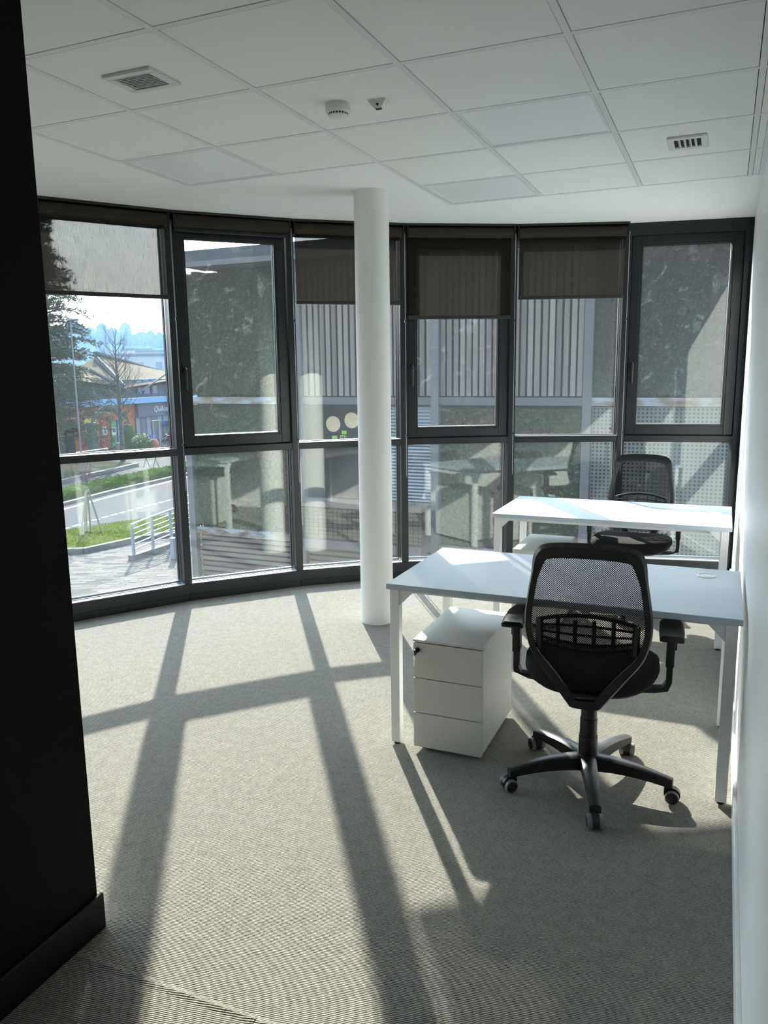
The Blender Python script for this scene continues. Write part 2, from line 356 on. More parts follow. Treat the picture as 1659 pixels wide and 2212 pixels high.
def put(name, me, parent=None, loc=None, rot=None, bevel=0.0, seg=2, angle=None):
    o = bpy.data.objects.new(name, me); COL.objects.link(o)
    if parent is not None: o.parent = parent
    if loc is not None: o.location = loc
    if rot is not None: o.rotation_euler = rot
    if bevel:
        b = o.modifiers.new('bevel', 'BEVEL'); b.width = bevel; b.segments = seg; b.limit_method = 'ANGLE'; b.angle_limit = 0.6
    if angle is not None and me is not None:
        try: me.set_sharp_from_angle(angle=angle)
        except Exception: pass
    return o
def tag(o, label=None, cat=None, group=None, kind=None):
    if label: o['label'] = label
    if cat: o['category'] = cat
    if group: o['group'] = group
    if kind: o['kind'] = kind
    return o
def empty(name, loc=(0, 0, 0), rz=0.0):
    o = bpy.data.objects.new(name, None); COL.objects.link(o); o.location = loc; o.rotation_euler = (0, 0, rz); o.empty_display_size = 0.1
    return o
def copy_tree(o, parent=None):
    c = o.copy(); COL.objects.link(c); c.parent = parent
    for ch in list(o.children): copy_tree(ch, c)
    return c
def boxm(name, m, *a): return MB().box(*a).mesh(name, m)

# ---------------------------------------------------------------- the curved glazed front: node polygon
BL = 0.86101; TH0 = 0.51186; DTH = 0.163914
def heading(i): return TH0 - DTH * (i - 3)
NODE = {3: Vector((0.07435, 3.54199))}
for i in range(3, 7):
    NODE[i + 1] = NODE[i] + Vector((math.cos(heading(i)), math.sin(heading(i)))) * BL
for i in range(3, -4, -1):
    h = heading(i - 1); NODE[i - 1] = NODE[i] - Vector((math.cos(h), math.sin(h))) * BL
for i in list(NODE):                                     # the mullions stand a touch before the blind brackets that were measured
    h = heading(i) + DTH / 2; NODE[i] = NODE[i] - Vector((math.cos(h), math.sin(h))) * 0.035
def outer(i, d):
    h = heading(i) + DTH / 2
    return NODE[i] + Vector((-math.sin(h), math.cos(h))) * d
WALL_X = 2.468
YB = -5.2                                                # corridor end behind the camera
CEIL = 2.70
FL = -0.025                                              # carpet level (2.725 m below the ceiling)
FIRST, LAST = -3, 6
arc = [outer(i, 0.17) for i in range(FIRST, LAST + 1)]
front = [(p.x, p.y) for p in arc] + [(WALL_X + 0.2, arc[-1].y + 0.02)]
plan = [(arc[0].x, YB - 0.2)] + front + [(WALL_X + 0.2, YB - 0.2)]
plan = plan[::-1]

# ---------------------------------------------------------------- floor: two carpet lengths meeting at a seam
SEAM = -0.742
floor = MB().prism(plan, FL - 0.35, FL - 0.012).build('floor', M['plenum'])
tag(floor, 'grey beige ribbed office carpet floor', 'floor', kind='structure')
def clip_plan(poly, y, keep_above):
    out = []
    for i in range(len(poly)):
        a, b = poly[i], poly[(i + 1) % len(poly)]
        ina, inb = ((p[1] >= y) == keep_above for p in (a, b))
        if ina: out.append(a)
        if ina != inb:
            t = (y - a[1]) / (b[1] - a[1]); out.append((a[0] + t * (b[0] - a[0]), y))
    return out
near = clip_plan(plan, SEAM - 0.0003, False); far = clip_plan(plan, SEAM + 0.0003, True)
MB().prism(near, FL - 0.012, FL).build('carpet_length', M['carpet'], floor)
MB().prism(far, FL - 0.012, FL).build('carpet_length', M['carpet'], floor)
lip = MB()
for k in range(60):                                      # frayed, slightly lifted edge along the seam
    x0 = 0.70 + k * 0.0295
    h = 0.0018 + 0.0025 * math.exp(-((x0 - 1.15) / 0.35) ** 2) + random.uniform(-0.001, 0.001)
    lip.add([(x0, SEAM - 0.014, FL - 0.0005), (x0 + 0.031, SEAM - 0.014, FL - 0.0005), (x0 + 0.031, SEAM + 0.02, FL), (x0, SEAM + 0.02, FL), (x0, SEAM + 0.004, FL + h), (x0 + 0.031, SEAM + 0.004, FL + h)],
            [(0, 1, 5, 4), (4, 5, 2, 3)])
lip.build('carpet_seam', M['carpet'], floor)

# ---------------------------------------------------------------- ceiling: plaster margin around a tiled grid
ceiling = MB()
ceiling.prism(plan, 2.76, 3.15)
GX0, GX1 = -0.6, WALL_X
hole = [(GX0, YB), (GX0, 1.8), (0.6, 1.8), (0.6, 3.0), (GX1, 3.0)]
def inside(i): return NODE[i]
left_part = [(arc[0].x, -0.62)] + [(p.x, p.y) for p in arc] + [(WALL_X + 0.2, arc[-1].y), (WALL_X + 0.2, 3.0), (0.6, 3.0), (0.6, 1.8), (GX0, 1.8), (GX0, -0.62)]
def prism_concave(mb, poly, z0, z1, mname):
    bm = bmesh.new(); vs_ = [bm.verts.new((x, y, z0)) for x, y in poly]
    es = [bm.edges.new((vs_[i], vs_[(i + 1) % len(vs_)])) for i in range(len(vs_))]
    bmesh.ops.triangle_fill(bm, use_beauty=True, edges=es)
    bm.verts.index_update()
    tri = [tuple(v.index for v in f.verts) for f in bm.faces]; co = [v.co[:] for v in bm.verts]; bm.free()
    n = len(co)
    mb.add(co, tri); mb.add([(x, y, z1) for x, y, _ in co], tri)
    m = len(poly)
    mb.add([(x, y, z0) for x, y in poly] + [(x, y, z1) for x, y in poly], [(i, (i + 1) % m, m + (i + 1) % m, m + i) for i in range(m)])
prism_concave(ceiling, left_part, CEIL, 2.765, 'ceiling')
ceiling = ceiling.build('ceiling', M['plaster'])
tag(ceiling, 'white suspended ceiling with square tiles and plaster margin', 'ceiling', kind='structure')
TS = 0.5705
tile_me = MB().box(-TS / 2, TS / 2, -TS / 2, TS / 2, CEIL, CEIL + 0.018).mesh('ceiling_tile', M['tile'])
LED = {(-1, 2), (2, 2), (1, 4)}
def cell_rows():
    for j in range(-8, 5):
        for i in range(-1, 4):
            if j >= 3 and i < 1: continue
            if j < -1 and i < 1 and (i * 0.6 + 0.6) <= 0.7: continue
            yield i, j
for i, j in cell_rows():
    if (i, j) in LED: continue
    put('ceiling_tile', tile_me, ceiling, (i * 0.6 + 0.3, j * 0.6 + 0.3, 0), bevel=0.0015, seg=1)
strip_me = MB().box(2.4145, 2.4445, 0.0147, 0.5853, CEIL, CEIL + 0.018).mesh('edge_tile', M['tile'])
for j in range(-8, 5): put('edge_tile', strip_me, ceiling, (0, j * 0.6, 0))
def bar(x0, x1, y0, y1, z=CEIL - 0.0015): boxo = MB().box(x0, x1, y0, y1, z, z + 0.03).build('grid_bar', M['grid'], ceiling); return boxo
for i in range(-1, 5):
    x = i * 0.6
    bar(x - 0.012, x + 0.012, -4.8 if i > 1 else -0.62, 3.0 if i >= 1 else 1.8)
for j in range(-8, 6):
    y = j * 0.6; x0 = 0.6 if j >= 4 else (-0.6 if j >= -1 else 0.7)
    bar(x0, WALL_X, y - 0.012, y + 0.012, CEIL - 0.0008)
bar(2.446, WALL_X, -4.8, 3.0, CEIL - 0.0022)              # wall angle
plen = MB()
for a in ((-0.6, WALL_X, -0.62, 1.8), (0.6, WALL_X, 1.8, 3.0), (0.7, WALL_X, -4.8, -0.62)): plen.box(*a, 2.745, 2.758)
plen.build('plenum_lining', M['plenum'], ceiling)

# ---------------------------------------------------------------- walls
wr_ = MB().box(WALL_X, WALL_X + 0.18, YB, arc[-1].y + 0.03, FL - 0.01, 2.76).build('wall_right', M['wall'])
tag(wr_, 'plain white wall running along the right side', 'wall', kind='structure')
br_ = MB().box(WALL_X - 0.013, WALL_X, YB, 4.36, FL, FL + 0.085).build('baseboard_right', M['white_base'], bevel=0.003)
tag(br_, 'low white baseboard along the right wall', 'baseboard', kind='structure')
wl_ = MB().box(0.655, 0.70, YB, -0.624, FL - 0.01, 2.70).build('wall_left', M['dark_wall'])
tag(wl_, 'very dark brown wall ending in a corner', 'wall', kind='structure')
wf_ = MB().box(arc[0].x + 0.02, 0.655, YB, -0.624, FL - 0.01, 2.70).build('wall_front', M['grey_wall'])  # unseen wall face, split off and toned to bounce light to the ceiling
tag(wf_, 'taupe wall, toned to bounce light, behind the dark wall, facing the windows', 'wall', kind='structure')
bl_ = MB().box(0.70, 0.714, YB, -0.611, FL, FL + 0.115).build('baseboard_left', M['dark_base'], bevel=0.003)
tag(bl_, 'black baseboard at the foot of the dark wall', 'baseboard', kind='structure')
bf_ = MB().box(-2.0, 0.699, -0.624, -0.611, FL, FL + 0.085).build('baseboard_front', M['white_base'], bevel=0.003)
tag(bf_, 'white baseboard on the window side of the dark wall', 'baseboard', kind='structure')
wb_ = MB().box(0.70, WALL_X + 0.18, YB - 0.15, YB, FL - 0.01, 2.76).build('wall_back', M['wall'])
tag(wb_, 'white corridor wall behind the viewpoint', 'wall', kind='structure')
col_c = (0.285, 2.405)
colo = MB().lathe([(0.107, FL - 0.005), (0.107, 2.71)], 48, (col_c[0], col_c[1], 0)).build('column', M['column'], smooth=True)
tag(colo, 'round white column standing in front of the curved windows', 'column', kind='structure')

# ---------------------------------------------------------------- window bays (local x along the bay, local y outwards)
ME = {}
ME['mullion'] = MB().box(-0.027, 0.027, 0.0, 0.17, FL - 0.005, 2.70).mesh('mullion', M['alu'])
ME['rail'] = MB().box(0.0, BL, -0.002, 0.17, FL - 0.005, 0.098).mesh('bottom_rail', M['alu'])
ME['rail_lip'] = MB().box(0.004, BL - 0.004, -0.008, 0.0, FL - 0.004, 0.022).mesh('rail_cover', M['alu'])
ME['sill'] = MB().box(0.027, BL - 0.027, 0.004, 0.105, 0.098, 0.103).box(0.027, BL - 0.027, 0.055, 0.06, 0.103, 0.108).box(0.027, BL - 0.027, 0.095, 0.108, 0.103, 0.116).mesh('sill_ledge', M['alu_sill'])
ME['transom'] = MB().box(0.027, BL - 0.027, 0.012, 0.15, 1.045, 1.095).mesh('transom', M['alu'])
ME['head'] = MB().box(0.0, BL, 0.0, 0.17, 2.61, 2.70).mesh('head_rail', M['alu'])
GD = 0.112
def frame_ring(mb, x0, x1, z0, z1, w, y0, y1):
    mb.box(x0, x0 + w, y0, y1, z0, z1); mb.box(x1 - w, x1, y0, y1, z0, z1)
    mb.box(x0 + w, x1 - w, y0, y1, z0, z0 + w); mb.box(x0 + w, x1 - w, y0, y1, z1 - w, z1); return mb
def gasket(x0, x1, z0, z1, y): return frame_ring(MB(), x0, x1, z0, z1, 0.006, y - 0.004, y + 0.03)
ME['pane_low'] = MB().box(0.027, BL - 0.027, GD, GD + 0.024, 0.108, 1.046).mesh('pane', M['glass'])
ME['pane_up'] = MB().box(0.027, BL - 0.027, GD, GD + 0.024, 1.095, 2.615).mesh('pane', M['glass'])
ME['gask_low'] = gasket(0.027, BL - 0.027, 0.10, 1.046, GD).mesh('gasket', M['rubber'])
ME['gask_up'] = gasket(0.027, BL - 0.027, 1.094, 2.612, GD).mesh('gasket', M['rubber'])
SX0, SX1, SZ0, SZ1 = 0.032, BL - 0.034, 1.102, 2.618
sash = frame_ring(MB(), SX0, SX1, SZ0, SZ1, 0.066, 0.03, 0.10)
frame_ring(sash, SX0 + 0.062, SX1 - 0.062, SZ0 + 0.062, SZ1 - 0.062, 0.018, 0.038, 0.095)
ME['sash'] = sash.mesh('sash', M['alu'])
ME['sash_pane'] = MB().box(SX0 + 0.076, SX1 - 0.076, 0.066, 0.09, SZ0 + 0.076, SZ1 - 0.076).mesh('pane', M['glass_dirty'])
ME['sash_gasket'] = frame_ring(MB(), SX0 + 0.078, SX1 - 0.078, SZ0 + 0.078, SZ1 - 0.078, 0.005, 0.06, 0.092).mesh('gasket', M['rubber'])
ME['reb'] = frame_ring(MB(), 0.027, BL - 0.027, 1.095, 2.625, 0.012, 0.05, 0.15).mesh('rebate', M['rubber'])
hp = MB().box(-0.014, 0.014, -0.010, 0.0, 0.06, 0.135)
hp.tube([(0, -0.004, 0.095), (0, -0.034, 0.095), (0.002, -0.042, 0.088), (0.003, -0.044, 0.07), (0.003, -0.04, -0.055)], [0.010, 0.010, 0.0105, 0.0105, 0.0085], 10)
ME['handle'] = hp.mesh('window_handle', M['handle'])
WLAB = {0: 'fixed window bay with half-lowered pale blind beside the dark wall, looking onto the street', 1: 'tall openable window bay with rolled-up blind, looking onto the living wall',
        2: 'fixed window bay partly hidden behind the white column', 3: 'openable window bay with the lowest hanging blind',
        4: 'fixed window bay behind the far desk, its blind half lowered', 5: 'openable window bay without a blind next to the right wall',
        -1: 'fixed window bay hidden just behind the dark wall', -2: 'window bay further along behind the dark wall', -3: 'last window bay behind the dark wall'}
WIN = {}
num = {0: 1, 1: 2, 2: 3, 3: 4, 4: 5, 5: 6, -1: 7, -2: 8, -3: 9}
for i in range(FIRST, LAST):
    w = empty('window_%d' % num[i], (NODE[i].x, NODE[i].y, 0), heading(i)); WIN[i] = w
    tag(w, WLAB[i], 'window', kind='structure')
    put('mullion', ME['mullion'], w, bevel=0.002, seg=1, rot=(0, 0, DTH / 2))
    put('bottom_rail', ME['rail'], w, bevel=0.0015, seg=1); put('rail_cover', ME['rail_lip'], w, bevel=0.0015, seg=1)
    put('sill_ledge', ME['sill'], w); put('head_rail', ME['head'], w)
    put('transom', ME['transom'], w, bevel=0.002, seg=1)
    put('pane', ME['pane_low'], w); put('gasket', ME['gask_low'], w)
    if i % 2 == 0:
        put('pane', ME['pane_up'], w); put('gasket', ME['gask_up'], w)
    else:
        s_ = put('sash', ME['sash'], w, bevel=0.002, seg=1)
        put('rebate', ME['reb'], w)
        put('pane', ME['sash_pane'], s_); put('gasket', ME['sash_gasket'], s_)
        put('window_handle', ME['handle'], s_, loc=(0.062, 0.03, 1.56))
put('mullion', ME['mullion'], WIN[5], loc=(BL - 0.006, 0, 0), bevel=0.002, seg=1)
# packing strip between the last mullion and the wall
MB().box(BL, BL + 0.06, 0.0, 0.15, FL, 2.70).build('jamb_strip', M['alu'], WIN[5])

# ---------------------------------------------------------------- roller blinds
def beads(mb, pts, pitch=0.0085, r=0.0024):
    for a, b in zip(pts[:-1], pts[1:]):
        a, b = Vector(a), Vector(b); L = (b - a).length; k = max(1, int(L / pitch))
        for q in range(k):
            p = a + (b - a) * ((q + 0.5) / k)
            mb.add([p + Vector(d) * r for d in ((1, 0, 0), (0, 1, 0), (-1, 0, 0), (0, -1, 0), (0, 0, 1.3), (0, 0, -1.3))],
                   [(0, 1, 4), (1, 2, 4), (2, 3, 4), (3, 0, 4), (1, 0, 5), (2, 1, 5), (3, 2, 5), (0, 3, 5)])
    return mb
BZ = {0: 2.135, 1: 2.585, 2: 2.125, 3: 2.02, 4: 2.162}
BLAB = {0: 'brown screen roller blind half lowered against bright sky, cedar tree showing through', 1: 'brown screen roller blind fully rolled up above the living-wall window',
        2: 'brown screen roller blind half lowered behind the white column', 3: 'brown screen roller blind hanging lowest of the row', 4: 'brown screen roller blind half lowered next to the unblinded corner window'}
for i in range(0, 5):
    b = empty('roller_blind', (NODE[i].x, NODE[i].y, 0), heading(i))
    tag(b, BLAB[i], 'roller blind', 'roller blinds along the curved windows')
    x0, x1, dy, zc, r = 0.035, 0.828, -0.052, 2.637, 0.037 if i != 1 else 0.041
    roll = MB().tube([(x0 - 0.004, dy, zc), (x1 + 0.004, dy, zc)], r, 28).build('fabric_roll', M['roller'], b, smooth=True)
    MB().box(0.008, BL - 0.012, -0.075, -0.001, 2.683, 2.699).build('mounting_track', M['bracket'], b)
    for xx in (x0 - 0.014, x1 + 0.006):
        MB().box(xx, xx + 0.006, -0.094, -0.008, 2.60, 2.684).build('bracket', M['bracket'], b, bevel=0.002, seg=1)
    fy = dy + 0.0355
    if i != 1:
        MB().quad((x0, fy, BZ[i]), (x1, fy, BZ[i]), (x1, fy, 2.64), (x0, fy, 2.64)).build('fabric', M['fabric'], b)
    zb = BZ[i]
    MB().box(x0 - 0.002, x1 + 0.002, fy - 0.007, fy + 0.007, zb - 0.012, zb + 0.016).build('bottom_bar', M['bracket'], b, bevel=0.004)
    xc = x1 + 0.020
    zlo = 0.80
    pts = [(xc, -0.085, 2.63), (xc, -0.083, zlo + 0.02), (xc + 0.003, -0.078, zlo), (xc + 0.006, -0.072, zlo + 0.02), (xc + 0.006, -0.05, 2.63)]
    beads(MB(), pts).build('bead_chain', M['chain'], b)
    for z in (1.98, 1.12): MB().box(xc - 0.005, xc + 0.005, -0.09, -0.076, z, z + 0.016).build('chain_connector', M['bracket'], b)

# ---------------------------------------------------------------- things on the ceiling
LLAB = {(-1, 2): 'square light panel, switched off, at the tile grid edge nearest the dark wall', (2, 2): 'square light panel, switched off, in the ceiling row of the smoke detector and slot vent',
        (1, 4): 'square light panel, switched off, at the tile grid corner beyond the column'}
for (i, j) in LED:
    t = empty('light_panel', (i * 0.6 + 0.3, j * 0.6 + 0.3, CEIL)); tag(t, LLAB[(i, j)], 'ceiling light', 'flat light panels in the ceiling grid')
    h = 0.286
    frame_r = MB()
    for a in ((-h, h, -h, -h + 0.014), (-h, h, h - 0.014, h), (-h, -h + 0.014, -h + 0.014, h - 0.014), (h - 0.014, h, -h + 0.014, h - 0.014)):
        frame_r.box(*a, 0.0, 0.012)
    frame_r.build('frame', M['grid'], t)
    MB().box(-h + 0.014, h - 0.014, -h + 0.014, h - 0.014, 0.003, 0.010).build('diffuser', M['diffuser'], t)
v1 = empty('ceiling_vent', (0.283, 0.328, CEIL)); tag(v1, 'square ceiling vent with fine parallel slats near the dark wall', 'ceiling vent', 'ceiling air vents')
def vent_frame(t, hx, hy, ix, iy, dep):
    f = MB()
    f.box(-hx, hx, -hy, -iy, -dep, 0); f.box(-hx, hx, iy, hy, -dep, 0); f.box(-hx, -ix, -iy, iy, -dep, 0); f.box(ix, hx, -iy, iy, -dep, 0)
    f.build('frame', M['vent'], t, bevel=0.003)
    MB().box(-ix, ix, -iy, iy, -0.003, -0.0005).build('throat_shade', M['slot'], t)  # flat black sheet painted as the shade inside the duct
vent_frame(v1, 0.109, 0.091, 0.080, 0.062, 0.012)
sl = MB().add([(-0.079, -0.0022, -0.010), (0.079, -0.0022, -0.010), (0.079, 0.0018, -0.010), (-0.079, 0.0018, -0.010), (-0.079, -0.0022, -0.008), (0.079, -0.0022, -0.008), (0.079, 0.0018, -0.008), (-0.079, 0.0018, -0.008)],
             [(3, 2, 1, 0), (4, 5, 6, 7), (0, 1, 5, 4), (1, 2, 6, 5), (2, 3, 7, 6), (3, 0, 4, 7)]).mesh('slat', M['vent'])
for k in range(9): put('slat', sl, v1, (0, -0.054 + k * 0.0127, 0))
v2 = empty('ceiling_vent', (2.104, 2.099, CEIL)); tag(v2, 'small rectangular ceiling vent with five wide openings near the right wall', 'ceiling vent', 'ceiling air vents')
vent_frame(v2, 0.090, 0.110, 0.061, 0.075, 0.012)
vn = MB().add([(-0.001, -0.074, -0.011), (0.005, -0.074, -0.011), (0.005, 0.074, -0.011), (-0.001, 0.074, -0.011), (-0.008, -0.074, -0.003), (-0.002, -0.074, -0.003), (-0.002, 0.074, -0.003), (-0.008, 0.074, -0.003)],
             [(3, 2, 1, 0), (4, 5, 6, 7), (0, 1, 5, 4), (1, 2, 6, 5), (2, 3, 7, 6), (3, 0, 4, 7)]).mesh('vane', M['vent'])
for k in range(4): put('vane', vn, v2, (-0.036 + k * 0.0245, 0, 0))
sd = empty('smoke_detector', (0.815, 0.892, CEIL)); tag(sd, 'round white smoke detector on the ceiling', 'smoke detector')
MB().lathe([(0.052, 0), (0.0525, -0.012), (0.051, -0.013), (0.052, -0.014), (0.0515, -0.030), (0.045, -0.037)], 36).build('base', M['detector'], sd, smooth=True)
dome = MB().lathe([(0.040, -0.034), (0.040, -0.044), (0.037, -0.048), (0.025, -0.054), (0.0, -0.057)], 36).build('sensor_cap', M['detector'], sd, smooth=True)
for k in range(20):
    a = 2 * PI * k / 20
    MB().box(0.0395, 0.0406, -0.0028, 0.0028, -0.0435, -0.037).build('sensor_slot', M['slot'], dome, rot=(0, 0, a))
al = empty('alarm_indicator', (0.983, 0.915, CEIL), math.radians(4)); tag(al, 'small white triangular indicator with a dark red lamp on the ceiling', 'indicator')
MB().add([(-0.036, -0.016, 0), (0.036, -0.016, 0), (0.036, 0.045, 0), (-0.036, 0.045, 0), (-0.036, -0.016, -0.007), (0.036, -0.016, -0.007), (0.014, -0.006, -0.033), (-0.014, -0.006, -0.033), (0.036, 0.045, -0.004), (-0.036, 0.045, -0.004)],
         [(0, 1, 5, 4), (4, 5, 6, 7), (5, 8, 6), (4, 7, 9), (7, 6, 8, 9), (1, 2, 8, 5), (3, 0, 4, 9), (2, 3, 9, 8), (3, 2, 1, 0)]).build('wedge_body', M['detector'], al)
nrm = Vector((0, -0.026, -0.010)).normalized()
MB().lathe([(0.0055, 0.0), (0.0055, 0.002), (0.003, 0.004)], 14).build('lamp_lens', M['red_led'], al, smooth=True, loc=(0.002, -0.0115, -0.0195), rot=nrm.to_track_quat('Z', 'Y').to_euler())
for k in range(5): MB().box(-0.0105 + k * 0.005, -0.009 + k * 0.005, -0.004, 0.018, -0.0335, -0.0175).build('grille_slot', M['slot'], al)

# ---------------------------------------------------------------- desks
def desk(loc, label):
    t = empty('office_desk', loc); tag(t, label, 'desk', 'white office desks along the right wall')
    W, D, H, T = 1.41, 0.75, 0.742, 0.025
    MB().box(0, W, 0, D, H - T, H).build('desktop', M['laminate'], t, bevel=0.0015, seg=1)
    leg = MB().box(-0.021, 0.021, -0.021, 0.021, 0.012, H - T).mesh('leg', M['desk_edge'])
    foot = MB().lathe([(0.014, 0.0), (0.014, 0.012)], 12).mesh('foot', M['slot'])
    for x in (0.036, W - 0.036):
        for y in (0.026, D - 0.026):
            l_ = put('leg', leg, t, (x, y, 0), bevel=0.002, seg=1); put('foot', foot, l_)
        MB().box(x - 0.02, x + 0.02, 0.047, D - 0.047, H - T - 0.042, H - T).build('side_rail', M['desk_edge'], t, bevel=0.002, seg=1)
    for y in (0.10, D - 0.10):
        MB().box(0.056, W - 0.056, y - 0.015, y + 0.015, H - T - 0.032, H - T - 0.001).build('cross_rail', M['desk_edge'], t)
    for x, s in ((0.057, 1), (W - 0.057, -1)):
        for y in (0.012, D - 0.016):
            MB().add([(x, y, H - T), (x + 0.07 * s, y, H - T), (x, y, H - T - 0.07), (x, y + 0.004, H - T), (x + 0.07 * s, y + 0.004, H - T), (x, y + 0.004, H - T - 0.07)],
                     [(0, 1, 2), (5, 4, 3), (0, 3, 4, 1), (1, 4, 5, 2), (2, 5, 3, 0)]).build('corner_gusset', M['desk_edge'], t)
    return t, W, D, H
d1, W, D, H = desk((1.042, 0.800, FL), 'white office desk in front, with the mesh chair pushed up to its near side')
def grommet(t, x, y):
    g = MB().lathe([(0.040, H - 0.0005), (0.040, H + 0.002), (0.036, H + 0.004), (0.031, H + 0.004), (0.030, H + 0.0015), (0.0, H + 0.0015)], 32, (x, y, 0)).build('cable_grommet', M['desk_edge'], t, smooth=True)
    MB().box(x - 0.012, x + 0.022, y - 0.012, y - 0.002, H + 0.0012, H + 0.0022).build('cable_slot', M['vent'], g)
grommet(d1, 2.313 - 1.042, 1.414 - 0.80)
d2, W, D, H = desk((1.015, 2.590, FL), 'white office desk at the back close to the windows, chair on its far side')
grommet(d2, 2.307 - 1.015, 2.744 - 2.590)

# ---------------------------------------------------------------- drawer pedestals
def pedestal(loc, rz, label):
    t = empty('drawer_pedestal', loc, rz); tag(t, label, 'drawer pedestal', 'white three-drawer pedestals under the desks')
    w, d, z0, z1 = 0.307, 0.51, 0.022, 0.512
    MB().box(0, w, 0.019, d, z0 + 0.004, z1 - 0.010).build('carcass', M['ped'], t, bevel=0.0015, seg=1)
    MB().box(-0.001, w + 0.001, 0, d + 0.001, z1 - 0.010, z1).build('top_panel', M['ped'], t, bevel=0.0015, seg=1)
    hh = [(z0, 0.179), (0.182, 0.338), (0.341, z1 - 0.0135)]
    for k, (a, b) in enumerate(hh):
        f = MB().box(0.001, w - 0.001, 0, 0.018, a, b).build('drawer', M['ped'], t, bevel=0.0012, seg=1)
        MB().box(0.004, w - 0.004, 0.018, 0.42, a + 0.02, b - 0.03).build('drawer_box', M['plenum'], f)
        if k == 2:
            MB().lathe([(0.011, 0), (0.011, 0.007), (0.009, 0.009)], 18).build('lock', M['black'], f, smooth=True, loc=(0.021, 0.0, z1 - 0.045), rot=(PI / 2, 0, 0))
            ky = MB().lathe([(0.004, 0.008), (0.004, 0.012)], 8)
            ky.box(-0.003, 0.003, -0.013, 0.011, 0.012, 0.032)
            ky.build('key', M['black'], f, loc=(0.019, 0.0, z1 - 0.047), rot=(PI / 2, 0, 0))
            k2 = MB().tube([(0.016, -0.024, z1 - 0.056), (0.010, -0.024, z1 - 0.064), (0.014, -0.024, z1 - 0.072), (0.020, -0.024, z1 - 0.064)], 0.0008, 6, True)
            k2.box(0.011, 0.018, -0.025, -0.0235, z1 - 0.086, z1 - 0.070)
            k2.box(0.013, 0.0158, -0.025, -0.0235, z1 - 0.112, z1 - 0.085)
            k2.build('spare_key', M['chrome'], f)
    wheel = MB().tube([(-0.011, 0, 0.014), (0.011, 0, 0.014)], 0.0139, 14).mesh('caster', M['black'], True)
    for x in (0.04, w - 0.04):
        for y in (0.05, d - 0.05): put('caster', wheel, t, (x, y, 0))
    return t
pedestal((1.172, 0.785, FL), 0, 'white three-drawer pedestal with a key in its lock, under the front desk')
pedestal((1.452, 3.135, FL), PI, 'white three-drawer pedestal under the back desk, its drawers facing the windows')

# ---------------------------------------------------------------- office chairs
def smooth_closed(pts, k=6):
    """Catmull-Rom through closed points"""
    out = []; n = len(pts)
    for i in range(n):
        p0, p1, p2, p3 = (Vector(pts[(i + q) % n]) for q in (-1, 0, 1, 2))
        for j in range(k):
            t = j / k
            out.append(0.5 * ((2 * p1) + (p2 - p0) * t + (2 * p0 - 5 * p1 + 4 * p2 - p3) * t * t + (3 * p1 - p0 - 3 * p2 + p3) * t ** 3))
    return out
def smooth_open(pts, k=6):
    out = []; n = len(pts)
    for i in range(n - 1):
        p0, p1, p2, p3 = Vector(pts[max(i - 1, 0)]), Vector(pts[i]), Vector(pts[i + 1]), Vector(pts[min(i + 2, n - 1)])
        for j in range(k):
            t = j / k
            out.append(0.5 * ((2 * p1) + (p2 - p0) * t + (2 * p0 - 5 * p1 + 4 * p2 - p3) * t * t + (3 * p1 - p0 - 3 * p2 + p3) * t ** 3))
    out.append(Vector(pts[-1])); return out
def back_y(x, z):                                        # backrest surface: leans back, wraps forward at the sides
    return -0.262 - 0.10 * max(0, (z - 0.62)) + 0.16 * max(0, 0.60 - z) + 0.55 * x * x
